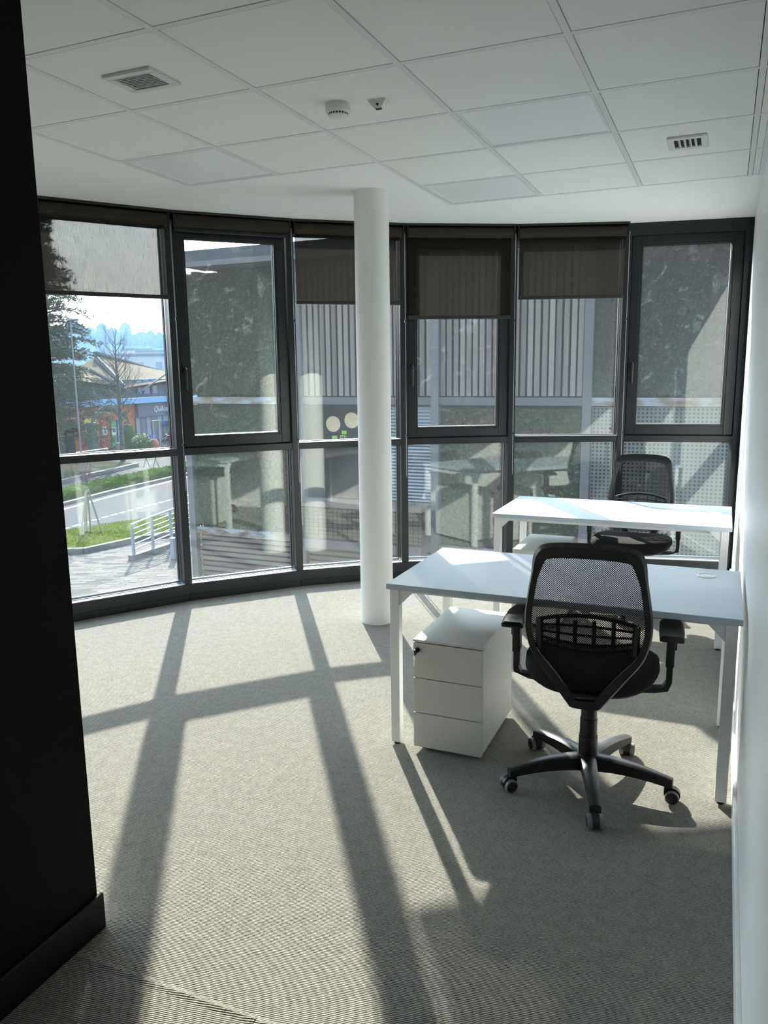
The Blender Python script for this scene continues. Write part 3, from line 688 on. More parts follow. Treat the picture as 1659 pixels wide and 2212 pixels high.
def make_chair(loc, rz, base_rot, label):
    """local: the sitter looks along +y"""
    t = empty('office_chair', loc, rz); t.scale = (1.02, 1.02, 1.02); tag(t, label, 'office chair', 'black mesh office chairs')
    # star base
    hub = MB().lathe([(0.036, 0.060), (0.043, 0.068), (0.044, 0.122), (0.039, 0.130)], 24).build('base_hub', M['black'], t, smooth=True)
    arm = MB(); rings = []
    for s in range(9):
        q = s / 8; r = 0.022 + 0.298 * q
        zt = 0.127 + 0.006 * math.sin(q * PI) - 0.036 * q ** 1.6; th = 0.058 - 0.028 * q; w = 0.030 - 0.010 * q
        rings.append([(r, -w, zt - th), (r, w, zt - th), (r, w, zt - 0.006), (r, w * 0.6, zt), (r, -w * 0.6, zt), (r, -w, zt - 0.006)])
    arm.loft(rings); arm_me = arm.mesh('base_leg', M['black'], True)
    hood = MB().tube([(-0.012, 0.0, 0.032), (0.012, 0.0, 0.032)], 0.029, 16).box(-0.012, 0.012, -0.006, 0.03, 0.03, 0.058)
    hood_me = hood.mesh('caster_hood', M['black'], True)
    stem_me = MB().tube([(0, 0.012, 0.05), (0, 0.012, 0.085)], 0.011, 10).mesh('caster_stem', M['black'], True)
    wheel_me = MB().lathe([(0.018, -0.009), (0.0255, -0.008), (0.0265, 0.0), (0.0255, 0.008), (0.018, 0.009)], 20).mesh('wheel', M['caster'], True)
    cap_me = MB().lathe([(0.0, -0.0112), (0.016, -0.0108), (0.0215, -0.0092), (0.0215, 0.0092), (0.016, 0.0108), (0.0, 0.0112)], 18).mesh('wheel_cap', M['black'], False)
    for k in range(5):
        a = base_rot + k * 2 * PI / 5
        put('base_leg', arm_me, t, rot=(0, 0, a), angle=0.9)
        sw = random.uniform(-0.9, 0.9)
        c = put('caster_hood', hood_me, t, loc=(0.320 * math.cos(a), 0.320 * math.sin(a), 0), rot=(0, 0, a + PI / 2 + sw * 0.6), angle=0.9)
        c.matrix_parent_inverse = Matrix.Identity(4)
        put('caster_stem', stem_me, c)
        for sgn in (-1, 1):
            wv = put('wheel', wheel_me, c, loc=(sgn * 0.0205, 0, 0.0268), rot=(0, PI / 2, 0), angle=0.7)
            put('wheel_cap', cap_me, c, loc=(sgn * 0.0205, 0, 0.0268), rot=(0, PI / 2, 0))
    gas = MB().lathe([(0.036, 0.10), (0.036, 0.205), (0.033, 0.207), (0.033, 0.275), (0.0305, 0.277), (0.0305, 0.345), (0.027, 0.347), (0.027, 0.45)], 26).build('gas_lift', M['black'], t, smooth=True)
    # mechanism
    mech = MB().box(-0.075, 0.075, -0.12, 0.10, 0.400, 0.448).build('tilt_mechanism', M['black'], t, bevel=0.012, seg=3)
    lv = MB().tube(smooth_open([(0.06, 0.06, 0.405), (0.16, 0.065, 0.402), (0.215, 0.07, 0.398), (0.24, 0.07, 0.385)], 4), [0.006] * 9 + [0.009] * 3 + [0.011], 8).build('height_lever', M['black'], t, smooth=True)
    # seat cushion
    def rr(hx, y0, y1, p=3.2, n=40):
        pts = []
        cyy = (y0 + y1) / 2; hy = (y1 - y0) / 2
        for k in range(n):
            a = 2 * PI * k / n; c, s = math.cos(a), math.sin(a)
            x = hx * math.copysign(abs(c) ** (2 / p), c); y = cyy + hy * math.copysign(abs(s) ** (2 / p), s)
            pts.append((x * (1 - 0.10 * max(0, (cyy - y) / hy)), y))
        return pts
    def zoff(x, y): return -0.9 * max(0, y - 0.12) ** 2 + 0.35 * x * x - 0.010
    rings = []
    for hx, y0, y1, z, f in ((0.200, -0.185, 0.215, 0.450, 0.5), (0.236, -0.205, 0.243, 0.457, 0.6), (0.252, -0.213, 0.256, 0.476, 0.9), (0.250, -0.212, 0.254, 0.498, 1), (0.232, -0.198, 0.236, 0.513, 1), (0.15, -0.12, 0.15, 0.518, 1), (0.05, -0.03, 0.06, 0.518, 1)):
        rings.append([(x, y, z + zoff(x, y) * f) for x, y in rr(hx, y0, y1)])
    MB().loft(rings).build('seat_cushion', M['black_fab'], t, smooth=True, angle=1.2)
    pan = []
    for hx, y0, y1, z in ((0.14, -0.14, 0.15, 0.437), (0.215, -0.195, 0.225, 0.445), (0.225, -0.2, 0.232, 0.457)):
        pan.append([(x, y, z + zoff(x, y) * 0.5) for x, y in rr(hx, y0, y1)])
    MB().loft(pan).build('seat_pan', M['black'], t, smooth=True, angle=1.0)
    # backrest frame: closed loop, tapering into a V that reaches under the seat
    half = [(0.0, 1.033), (0.10, 1.029), (0.160, 1.015), (0.187, 0.978), (0.196, 0.91), (0.209, 0.83), (0.219, 0.75), (0.215, 0.68), (0.193, 0.61), (0.142, 0.535), (0.100, 0.475), (0.068, 0.43), (0.050, 0.412)]
    loop2 = half + [(0.0, 0.408)] + [(-x, z) for x, z in half[::-1][:-1]]
    loop = smooth_closed([(x, z, 0) for x, z in loop2], 5)
    rings = []
    n = len(loop)
    for k in range(n):
        p = loop[k]; tg = (loop[(k + 1) % n] - loop[k - 1]).normalized(); nin = Vector((tg.y, -tg.x, 0))
        if nin.dot(Vector((0, 0.72, 0)) - Vector((p.x, p.y, 0))) < 0: nin = -nin
        z = p.y
        w = 0.027 + 0.026 * max(0, min(1, (z - 0.90) / 0.1)) + 0.012 * max(0, min(1, (0.62 - z) / 0.1))
        th = 0.015 if z > 0.6 else 0.015 + 0.05 * min(0.2, 0.6 - z)
        q = Vector((p.x, p.y)) ; qi = q + Vector((nin.x, nin.y)) * w; qm = q + Vector((nin.x, nin.y)) * w * 0.25
        yo, yi, ym = back_y(q.x, q.y), back_y(qi.x, qi.y), back_y(qm.x, qm.y)
        rings.append([(q.x, yo + 0.004, q.y), (qm.x, ym - th, qm.y), (qi.x, yi - th * 0.7, qi.y), (qi.x, yi + 0.004, qi.y), (qm.x, ym + 0.012, qm.y)])
    bf = MB().loft(rings, closed=True).build('back_frame', M['black'], t, smooth=True, angle=0.8)
    # yoke plate closing the V below the seat
    MB().loft([[(-0.055, back_y(0, 0.46) - 0.012, 0.46), (0.055, back_y(0, 0.46) - 0.012, 0.46), (0.055, back_y(0, 0.46) + 0.02, 0.46), (-0.055, back_y(0, 0.46) + 0.02, 0.46)],
               [(-0.058, -0.135, 0.395), (0.058, -0.135, 0.395), (0.058, -0.05, 0.41), (-0.058, -0.05, 0.41)]]).build('back_yoke', M['black'], t, bevel=0.006)
    # net
    nn, mm = 16, 14
    def hw(z):
        for (xa, za), (xb, zb) in zip(half[1:-1], half[2:]):
            if zb <= z <= za: return xa + (xb - xa) * (za - z) / (za - zb)
        return 0.15
    g = MB(); grid = []
    for a in range(mm + 1):
        z = 0.50 + (0.992 - 0.50) * a / mm; h = hw(z) - 0.012
        for b in range(nn + 1):
            x = -h + 2 * h * b / nn; grid.append((x, back_y(x, z) + 0.002, z))
    g.add(grid, [(a * (nn + 1) + b, a * (nn + 1) + b + 1, (a + 1) * (nn + 1) + b + 1, (a + 1) * (nn + 1) + b) for a in range(mm) for b in range(nn)])
    g.build('back_net', M['net'], t, smooth=True)
    # lumbar support: arched bars in front of the net
    lm = MB()
    for zc, arch, r in ((0.735, 0.030, 0.008), (0.715, 0.012, 0.005), (0.694, -0.002, 0.005), (0.674, -0.016, 0.006), (0.655, -0.022, 0.007)):
        lm.tube([(x, back_y(x, zc) + 0.014, zc + arch * (1 - (x / 0.17) ** 2)) for x in [(-0.165 + 0.33 * k / 14) for k in range(15)]], r, 6)
    for x in (-0.10, -0.04, 0.025, 0.09):
        lm.tube([(x, back_y(x, 0.75) + 0.014, 0.75), (x, back_y(x, 0.65) + 0.014, 0.65)], 0.008, 6)
    for s in (-1, 1): lm.tube([(s * 0.165, back_y(0.165, 0.735) + 0.012, 0.74), (s * 0.165, back_y(0.165, 0.64) + 0.012, 0.63)], 0.014, 6)
    lm.build('lumbar_support', M['black'], t, smooth=True)
    # armrests
    for s in (-1, 1):
        pad = MB()
        rings = []
        for y, w, h in ((-0.125, 0.030, 0.014), (-0.12, 0.041, 0.022), (-0.05, 0.044, 0.026), (0.06, 0.043, 0.026), (0.115, 0.036, 0.020), (0.12, 0.026, 0.012)):
            x = s * 0.285
            rings.append([(x - w, y, 0.652), (x + w, y, 0.652), (x + w, y, 0.652 + h * 0.6), (x + w * 0.7, y, 0.652 + h), (x - w * 0.7, y, 0.652 + h), (x - w, y, 0.652 + h * 0.6)])
        ar = pad.loft(rings).build('armrest', M['black'], t, smooth=True, angle=0.7)
        xs = s * 0.285
        MB().box(xs - 0.015, xs + 0.015, -0.030, 0.030, 0.520, 0.655).build('arm_sleeve', M['black'], ar, bevel=0.006)
        MB().box(xs + s * 0.015, xs + s * 0.022, -0.012, 0.012, 0.585, 0.645).build('arm_button', M['black'], ar, bevel=0.003)
        MB().loft([[(xs - 0.011, -0.022, 0.56), (xs + 0.011, -0.022, 0.56), (xs + 0.011, 0.022, 0.56), (xs - 0.011, 0.022, 0.56)],
                   [(xs - 0.011, -0.022, 0.46), (xs + 0.011, -0.022, 0.46), (xs + 0.011, 0.022, 0.46), (xs - 0.011, 0.022, 0.46)],
                   [(xs - 0.016 - s * 0.008, -0.024, 0.436), (xs + 0.010 - s * 0.012, -0.024, 0.426), (xs + 0.010 - s * 0.012, 0.024, 0.426), (xs - 0.016 - s * 0.008, 0.024, 0.436)],
                   [(s * 0.235, -0.024, 0.432), (s * 0.235 + 0.001, -0.024, 0.415), (s * 0.235 + 0.001, 0.024, 0.415), (s * 0.235, 0.024, 0.432)],
                   [(s * 0.12, -0.026, 0.418), (s * 0.12 + 0.001, -0.026, 0.404), (s * 0.12 + 0.001, 0.026, 0.404), (s * 0.12, 0.026, 0.418)]]).build('arm_bracket', M['black'], ar, bevel=0.003)
    return t
make_chair((1.919, 0.787, FL), math.radians(4), math.radians(64), 'black mesh-back office chair at the front desk, seen from behind')
make_chair((1.825, 3.22, FL), math.radians(180 - 4), math.radians(20), 'black mesh-back office chair behind the back desk, facing the room')

# ================================================================ outdoors: the timber building across the court
G = -4.0                                                 # street level, one storey down
FY = 11.8
bld = empty('timber_building', (-2.6, FY, G)); tag(bld, 'grey timber-clad building with living-wall panels and slats across the court', 'building')
BO = Vector((-2.6, FY, G))
def bpart(name, m, x0, x1, y0, y1, z0, z1, parent=None, bevel=0.0):
    """box given in world coordinates, parented to the building"""
    return MB().box(x0 - BO.x, x1 - BO.x, y0 - BO.y, y1 - BO.y, z0 - BO.z, z1 - BO.z).build(name, M[m], parent or bld, bevel=bevel)
PX = [-8.26, -5.51, -2.62, 0.16, 3.02]
bpart('wall_core', 'back_dark', -8.25, 5.2, FY + 3.2, FY + 8, G, 3.75)
bpart('wall_end', 'back_dark', -8.25, -8.1, FY + 0.3, FY + 3.2, G, 3.75)
rf = bpart('roof', 'fascia', -7.95, 5.4, FY - 0.6, FY + 8.3, 3.78, 4.02)
bpart('roof_edge_board', 'timber_h', -7.95, 5.4, FY - 0.66, FY - 0.60, 3.70, 3.80, rf)
bpart('soffit', 'slat_h', -7.9, 5.3, FY - 0.58, FY + 0.3, 3.735, 3.775, rf)
for k, x in enumerate(PX):
    bpart('post', 'timber', x - 0.075, x + 0.075, FY - 0.10, FY + 0.06, G, 3.74)
# beams between posts, upper and lower
BEAM = ['rust', 'timber_h', 'timber_h', 'rust']
for k in range(4):
    x0, x1 = PX[k] + 0.075, PX[k + 1] - 0.075
    bpart('beam', BEAM[k], x0, x1, FY - 0.07, FY + 0.05, 0.985, 1.125)
    bpart('beam', 'rust' if k != 1 else 'timber_h', x0, x1, FY - 0.07, FY + 0.05, -1.86, -1.70)
# living-wall panels (felt with plants) and their leaves
def living_wall(x0, x1, z0, z1, m, n, seed):
    p = bpart('living_wall_panel', 'moss_back', x0, x1, FY + 0.02, FY + 0.10, z0, z1)
    rnd = random.Random(seed); mb = MB()
    for _ in range(n):
        x, z = rnd.uniform(x0, x1) - BO.x, rnd.uniform(z0, z1) - BO.z
        y = FY + 0.02 - BO.y - rnd.uniform(0.0, 0.07)
        a, L, w = rnd.uniform(0, 2 * PI), rnd.uniform(0.03, 0.075), rnd.uniform(0.010, 0.022)
        dx, dz = math.cos(a) * L, math.sin(a) * L - 0.015; t_ = rnd.uniform(-0.03, 0.02)
        mb.add([(x, y, z), (x + dx * .5 - dz / L * w, y + t_, z + dz * .5 + dx / L * w), (x + dx, y + t_ * 1.6, z + dz), (x + dx * .5 + dz / L * w, y + t_, z + dz * .5 - dx / L * w)], [(0, 1, 2, 3)])
    o = mb.build('leaves', M[m], p); o['kind'] = 'stuff'
living_wall(PX[0] + .09, PX[1] - .09, 1.17, 3.66, 'moss', 6500, 1)
living_wall(PX[0] + .09, PX[1] - .09, -1.68, 0.96, 'moss', 5500, 2)
living_wall(PX[3] + .09, PX[4] - .09, 1.17, 3.66, 'moss_dark', 6500, 3)
living_wall(PX[2] + .15, PX[3] - .12, -1.66, 0.92, 'moss', 5000, 4)
MB()
# vertical slats in the two middle fields
vs_me = MB().box(-0.043, 0.043, -0.03, 0.0, 1.15 - G, 3.70 - G).mesh('slat', M['slat'])
for k in (1, 2):
    x0, x1 = PX[k] + 0.075, PX[k + 1] - 0.075
    bpart('slat_backing', 'back_dark', x0, x1, FY + 0.10, FY + 0.14, 1.12, 3.74)
    n = 21
    for q in range(n):
        put('slat', vs_me, bld, (x0 + (q + 0.5) * (x1 - x0) / n - BO.x + random.uniform(-0.004, 0.004), random.uniform(-0.006, 0.006), 0))
# horizontal boards of the lower storey
for k in (0, 1, 2):
    x0, x1 = PX[k] + 0.09, PX[k + 1] - 0.09
    bpart('board_backing', 'back_dark', x0, x1, FY + 0.06, FY + 0.10, G, -1.86)
    hb = MB().box(-(x1 - x0) / 2, (x1 - x0) / 2, -0.02, 0.012, -0.037, 0.037).mesh('board', M['slat_h'])
    for q in range(18):
        put('board', hb, bld, ((x0 + x1) / 2 - BO.x, 0, -1.935 - q * 0.116 - BO.z))
# cafe bay behind the column: dim interior, pale louvres, balcony front
x0, x1 = PX[1] + 0.075, PX[2] - 0.075
bpart('interior_wall', 'inside', x0 - 0.6, x1 + 0.4, FY + 1.9, FY + 2.0, -1.7, 1.0)
bpart('interior_floor', 'inside', x0 - 0.6, x1 + 0.4, FY + 0.05, FY + 2.0, -1.75, -1.70)
gl = bpart('glazing_bar', 'timber_h', -3.66, -3.60, FY - 0.02, FY + 0.05, -1.7, 0.985)
lv_me = MB().box(-0.44, 0.44, -0.018, 0.018, -0.004, 0.004).mesh('louvre', M['louver'])
bpart('louvre_backing', 'shop_pane', -3.58, -2.70, FY + 0.09, FY + 0.11, -1.0, 0.95)
for q in range(30):
    put('louvre', lv_me, bld, (-3.14 - BO.x, 0.04, 0.93 - q * 0.064 - BO.z), (0.75, 0, 0))
bpart('balcony_cap', 'slat_h', x0, x1, FY - 0.62, FY - 0.05, -0.98, -0.90)
bb_me = MB().box(-(x1 - x0) / 2, (x1 - x0) / 2, -0.015, 0.015, -0.03, 0.03).mesh('balcony_board', M['slat_b'])
for q in range(8):
    put('balcony_board', bb_me, bld, ((x0 + x1) / 2 - BO.x, -0.6, -1.04 - q * 0.075 - BO.z))
bpart('balcony_backing', 'back_dark', x0, x1, FY - 0.55, FY - 0.53, -1.62, -0.98)
for q in range(26):
    bpart('balcony_wire', 'back_dark', x0 + 0.05 + q * 0.105, x0 + 0.058 + q * 0.105, FY - 0.63, FY - 0.616, -1.6, -0.98)
bpart('balcony_ledge', 'timber_h', x0, x1, FY - 0.64, FY - 0.05, -1.80, -1.64)
# perforated screen in the right field
x0, x1, z0, z1 = PX[3] + 0.09, PX[4] - 0.09, -1.68, 0.965
nx, nz = 40, 40
pf = MB(); cx, cz = (x1 - x0) / nx, (z1 - z0) / nz; hx, hz = cx * 0.24, cz * 0.24
for a in range(nx):
    for b in range(nz):
        mx_, mz_ = x0 + (a + .5) * cx - BO.x, z0 + (b + .5) * cz - BO.z; y = FY - 0.02 - BO.y
        o_ = [(mx_ - cx / 2, y, mz_ - cz / 2), (mx_ + cx / 2, y, mz_ - cz / 2), (mx_ + cx / 2, y, mz_ + cz / 2), (mx_ - cx / 2, y, mz_ + cz / 2)]
        i_ = [(mx_ - hx, y, mz_ - hz), (mx_ + hx, y, mz_ - hz), (mx_ + hx, y, mz_ + hz), (mx_ - hx, y, mz_ + hz)]
        pf.add(o_ + i_, [(0, 1, 5, 4), (1, 2, 6, 5), (2, 3, 7, 6), (3, 0, 4, 7)])
pf.build('perforated_screen', M['perf'], bld)
bpart('screen_backing', 'back_dark', x0, x1, FY + 0.10, FY + 0.12, z0, z1)
bpart('lower_wall', 'perf', PX[3] + .09, PX[4] - .09, FY, FY + 0.1, G, -1.86)
# round wooden discs and green seats inside the cafe bay
for (px, py), lab in (((720, 916), 'round pale wooden disc, whole in view left of the column'), ((760, 908), 'round pale wooden disc, half hidden by the column')):
    p = ony(px, py, FY + 0.32)
    o = MB().lathe([(0.156, -0.015), (0.161, -0.01), (0.161, 0.01), (0.156, 0.015)], 32).build('wooden_disc', M['disc'], None, loc=p, rot=(PI / 2, 0, 0))
    tag(o, lab, 'disc', 'wooden discs in the opposite building')
def lime_chair(px, py, tilt, lab):
    p = ony(px, py, FY + 0.45); t = empty('green_chair', p); t.rotation_euler = (0, 0, tilt); tag(t, lab, 'chair', 'lime green chairs in the opposite building')
    MB().box(-0.055, 0.055, 0.0, 0.02, 0.0, 0.075).build('backrest', M['lime'], t, bevel=0.012)
    MB().box(-0.05, 0.05, -0.10, 0.0, -0.035, -0.015).build('seat', M['lime'], t, bevel=0.008)
    for sx in (-0.045, 0.045):
        for sy in (-0.09, 0.0): MB().box(sx - 0.006, sx + 0.006, sy - 0.006, sy + 0.006, -0.12, -0.03).build('leg', M['lime'], t)
lime_chair(743, 938, 0.1, 'small lime green chair with upright back, nearer the column')
lime_chair(723, 949, 0.5, 'small lime green chair turned sideways, lower of the two')

# ================================================================ outdoors: court, lawn, road
ground = MB().box(-320, 120, -60, 420, G - 0.6, G - 0.06).build('ground', M['asphalt2']); tag(ground, 'pale asphalt ground around the buildings', 'ground', kind='structure')
def poly_slab(name, m, pts, z0, z1, parent=None, bevel=0): return MB().prism(pts, z0, z1).build(name, M[m], parent, bevel=bevel)
kerbline = [(-22.0, 13.2), (-18.6, 15.2), (-16.83, 16.26), (-16.27, 16.53), (-16.10, 17.28), (-15.86, 18.51), (-15.31, 19.78), (-14.6, 21.5), (-13.5, 24.0)]
roadedge = [(-13.6, 31.0), (-16.6, 26.0), (-17.8, 23.12), (-18.96, 20.53), (-19.61, 18.96), (-22.0, 14.0)]
plaza = poly_slab('plaza', 'joint', [(-22.0, 13.2), (-22, 0), (12, 0), (12, 26), (-13.5, 24.0)] + kerbline[::-1][1:-1], G - 0.10, G - 0.012)
tag(plaza, 'pale stone-paved plaza below the windows', 'plaza', kind='structure')
pv = MB().box(-0.19, 0.19, -0.09, 0.09, -0.05, 0.0).mesh('paver', M['paver'])
cnt = 0
va, vb = Vector((0.9, 0.44)), Vector((-0.44, 0.9))
def left_of_kerb(x, y):
    for a, b in zip(kerbline[:-1], kerbline[1:]):
        if a[1] <= y < b[1]: return x > a[0] + (b[0] - a[0]) * (y - a[1]) / (b[1] - a[1]) + 0.35
    return False
for u in range(-16, 16):
    for w in range(-24, 24):
        p = Vector((-13.4, 15.3)) + va * (u * 0.39 + (w % 2) * 0.195) + vb * (w * 0.19)
        d = Vector((p.x, p.y, G)) - CC; zc = d.dot(CF); px = 829.5 + FPX * d.dot(CR) / zc; py = 1106 - FPX * d.dot(CU) / zc
        if 128 < px < 400 and 1165 < py < 1325 and left_of_kerb(p.x, p.y) and cnt < 300:
            cnt += 1
            put('paver', pv, plaza, (p.x, p.y, G + random.uniform(-0.012, -0.004)), (0, 0, math.atan2(va.y, va.x)))
kk = MB()
kerb = empty('kerb', (-16.3, 16.5, G)); tag(kerb, 'low concrete kerb curving between plaza and lawn', 'kerb')
for a, b in zip(kerbline[:-1], kerbline[1:]):
    a, b = Vector(a), Vector(b); n = max(1, round((b - a).length / 0.9)); dv = (b - a) / n; th = math.atan2(dv.y, dv.x)
    for q in range(n):
        c = a + dv * (q + 0.5); L = dv.length / 2 + 0.005
        MB().box(-L, L, -0.09, 0.09, -0.1, 0.16).build('kerb_stone', M['kerb'], kerb, bevel=0.015, loc=(c.x + 16.3, c.y - 16.5, 0), rot=(0, 0, th))
lawn = empty('lawn', (-17.6, 19.0, G)); tag(lawn, 'sunlit green lawn strip beside the road', 'lawn', kind='structure')
lp = [(x + 17.6, y - 19.0) for x, y in kerbline + roadedge]
lm_ = MB(); prism_concave(lm_, lp, -0.05, 0.05, 'lawn'); lm_.build('turf', M['soil'], lawn)
def in_poly(x, y, poly):
    c = False
    for i in range(len(poly)):
        (x1_, y1_), (x2_, y2_) = poly[i - 1], poly[i]
        if (y1_ > y) != (y2_ > y) and x < (x2_ - x1_) * (y - y1_) / (y2_ - y1_) + x1_: c = not c
    return c
gr = MB(); rnd = random.Random(5); k = 0
while k < 9000:
    x, y = rnd.uniform(-21.0, -14.6), rnd.uniform(15.2, 24.5)
    if not in_poly(x, y, kerbline + roadedge): continue
    k += 1; a = rnd.uniform(0, 2 * PI); h = rnd.uniform(0.03, 0.075); w = 0.012; X, Y = x + 17.6, y - 19.0
    gr.add([(X - w * math.cos(a), Y - w * math.sin(a), 0.045), (X + w * math.cos(a), Y + w * math.sin(a), 0.045), (X + rnd.uniform(-.03, .03), Y + rnd.uniform(-.03, .03), 0.05 + h)], [(0, 1, 2)])
gr.build('grass', M['grass'], lawn)['kind'] = 'stuff'
road = empty('road', (-22, 25, G)); tag(road, 'grey asphalt road with white edge and dashed lines', 'road', kind='structure')
poly_slab('asphalt', 'asphalt', [(x + 22, y - 25) for x, y in ((-13, 4), (-13, 60), (-27.5, 60), (-25.05, 32.16), (-24.67, 27.27), (-24.04, 23.22), (-22.0, 4))], -0.06, -0.01, road)
def strip_line(pts, w, name='white_line', z=0.0):
    for a, b in zip(pts[:-1], pts[1:]):
        a, b = Vector(a), Vector(b); d = (b - a).normalized(); nn = Vector((-d.y, d.x)) * w / 2
        MB().prism([(q.x + 22, q.y - 25) for q in (a - nn, b - nn, b + nn, a + nn)], -0.012, z).build(name, M['line'], road)
strip_line([(-21.6, 12), (-23.23, 22.47), (-23.8, 26.04), (-24.51, 31.53), (-26.5, 48)], 0.16)
strip_line([(-19.66, 18.90), (-19.0, 20.48), (-17.84, 23.07), (-16.6, 25.95)], 0.16)
dl = [(-19.3, 13), (-19.9, 19.24), (-20.2, 21.63), (-20.49, 26.45), (-21.2, 38)]
for a, b in zip(dl[:-1], dl[1:]):
    a, b = Vector(a), Vector(b); L = (b - a).length; n = int(L / 0.5)
    for q in range(n):
        c0, c1 = a + (b - a) * (q / n), a + (b - a) * ((q + 0.62) / n); strip_line([c0, c1], 0.14, 'dash')
# hedge strip and its kerb on the far side of the road
hk = [(-22.6, 14), (-24.04, 23.22), (-24.67, 27.27), (-25.06, 32.16), (-26.2, 44)]
hkerb = empty('kerb', (-24.6, 27, G)); tag(hkerb, 'straight kerb between road and low hedge', 'kerb')
for a, b in zip(hk[:-1], hk[1:]):
    a, b = Vector(a), Vector(b); n = max(1, round((b - a).length / 1.2)); dv = (b - a) / n; th = math.atan2(dv.y, dv.x)
    for q in range(n):
        c = a + dv * (q + 0.5); L = dv.length / 2
        MB().box(-L, L, -0.12, 0.12, -0.06, 0.12).build('kerb_stone', M['kerb'], hkerb, loc=(c.x + 24.6, c.y - 27, 0), rot=(0, 0, th))
hedge = empty('hedge', (-25.4, 27, G)); tag(hedge, 'low clipped green hedge along the far road edge', 'hedge')
hb_ = MB(); lf = MB(); rnd = random.Random(9)
def hedge_x(y):
    for a, b in zip(hk[:-1], hk[1:]):
        if a[1] <= y <= b[1]: return a[0] + (b[0] - a[0]) * (y - a[1]) / (b[1] - a[1])
    return hk[-1][0]
rings = []
for q in range(60):
    y = 15 + q * 0.48; x = hedge_x(y) - 0.85 + 25.4; hgt = 0.42 + 0.12 * math.sin(q * 1.3) + rnd.uniform(-.05, .05); w = 0.5 + 0.06 * math.sin(q * 0.9)
    rings.append([(x - w, y - 27, -0.06), (x + w, y - 27, -0.06), (x + w * 0.95, y - 27, hgt * .8), (x + w * .5, y - 27, hgt), (x - w * .5, y - 27, hgt), (x - w * 0.95, y - 27, hgt * .8)])
MB().loft(rings).build('hedge_body', M['hedge'], hedge)
for _ in range(9000):
    y = rnd.uniform(15, 43); a = rnd.uniform(0, PI); w = 0.53; x = hedge_x(y) - 0.85 + 25.4 + w * math.cos(a); z = 0.46 * math.sin(a) ** 0.5 + rnd.uniform(-.06, .08)
    d = [rnd.uniform(-.09, .09) for _ in range(6)]
    lf.add([(x, y - 27, z), (x + d[0], y - 27 + d[1], z + abs(d[2])), (x + d[3], y - 27 + d[4], z + d[5])], [(0, 1, 2)])
lf.build('hedge_leaves', M['hedge'], hedge)['kind'] = 'stuff'

# white ramp railing and bollard
rail = empty('ramp_railing', (-14.1, 16.38, G)); tag(rail, 'white metal ramp railing with horizontal bars on the plaza', 'railing')
rpts = [(0.0, 0.0), (-0.06, 0.98), (-0.07, 1.92), (-0.05, 2.95), (0.0, 4.0)]
rz = [0.10, 0.16, 0.22, 0.28, 0.34]
for (x, y), z in zip(rpts, rz): MB().box(x - 0.03, x + 0.03, y - 0.045, y + 0.045, 0.0, z + 1.02).build('post', M['white_paint'], rail)
for h in (1.0, 0.84, 0.68, 0.52, 0.36, 0.2):
    MB().tube([(x, y, z + h) for (x, y), z in zip(rpts, rz)], 0.022 if h < 1 else 0.032, 6).build('rail', M['white_paint'], rail, smooth=True)
MB().prism([(-0.1, -0.15), (0.1, -0.15), (0.12, 4.0), (-0.14, 4.0)], 0, 0.16).build('ramp_edge', M['kerb'], rail)
MB().add([(0.14, 1.2, 0.001), (1.2, 1.6, 0.001), (1.2, 4.0, 0.34), (0.14, 4.0, 0.34), (0.14, 4.0, 0), (1.2, 4.0, 0)], [(0, 1, 2, 3), (1, 5, 2), (0, 3, 4), (2, 5, 4, 3), (0, 4, 5, 1)]).build('ramp_slope', M['kerb'], rail)
bo = empty('bollard', (-12.99, 16.89, G)); tag(bo, 'short white bollard beside the ramp railing', 'bollard')
MB().box(-0.07, 0.07, -0.07, 0.07, -0.012, 0.62).build('shaft', M['white_paint'], bo, bevel=0.01); MB().box(-0.08, 0.08, -0.08, 0.08, 0.62, 0.66).build('cap', M['white_paint'], bo)

# ---------------------------------------------------------------- trees
def grow(mb, p, d, L, r, depth, rnd, spread=0.5, up=0.25, tips=None, kids=(2, 3), shrink=0.72):
    n = 4; pts = [p]; rr = [r]
    for k in range(n):
        d = (d + Vector((rnd.uniform(-1, 1), rnd.uniform(-1, 1), rnd.uniform(-0.5, 0.8))) * 0.10 + Vector((0, 0, up * 0.08))).normalized()
        p = p + d * (L / n); pts.append(p); rr.append(r * (1 - 0.35 * (k + 1) / n))
    mb.tube(pts, rr, 6 if r > 0.03 else 4)
    if depth == 0:
        if tips is not None: tips.append(p)
        return
    for k in range(rnd.randint(*kids)):
        ax = Vector((rnd.uniform(-1, 1), rnd.uniform(-1, 1), rnd.uniform(-0.2, 0.3))).normalized()
        nd = (d + ax * spread * rnd.uniform(0.7, 1.3) + Vector((0, 0, up))).normalized()
        start = pts[rnd.randint(2, 4)]
        grow(mb, start, nd, L * shrink * rnd.uniform(0.8, 1.1), rr[-1] * 0.72, depth - 1, rnd, spread, up, tips, kids, shrink)
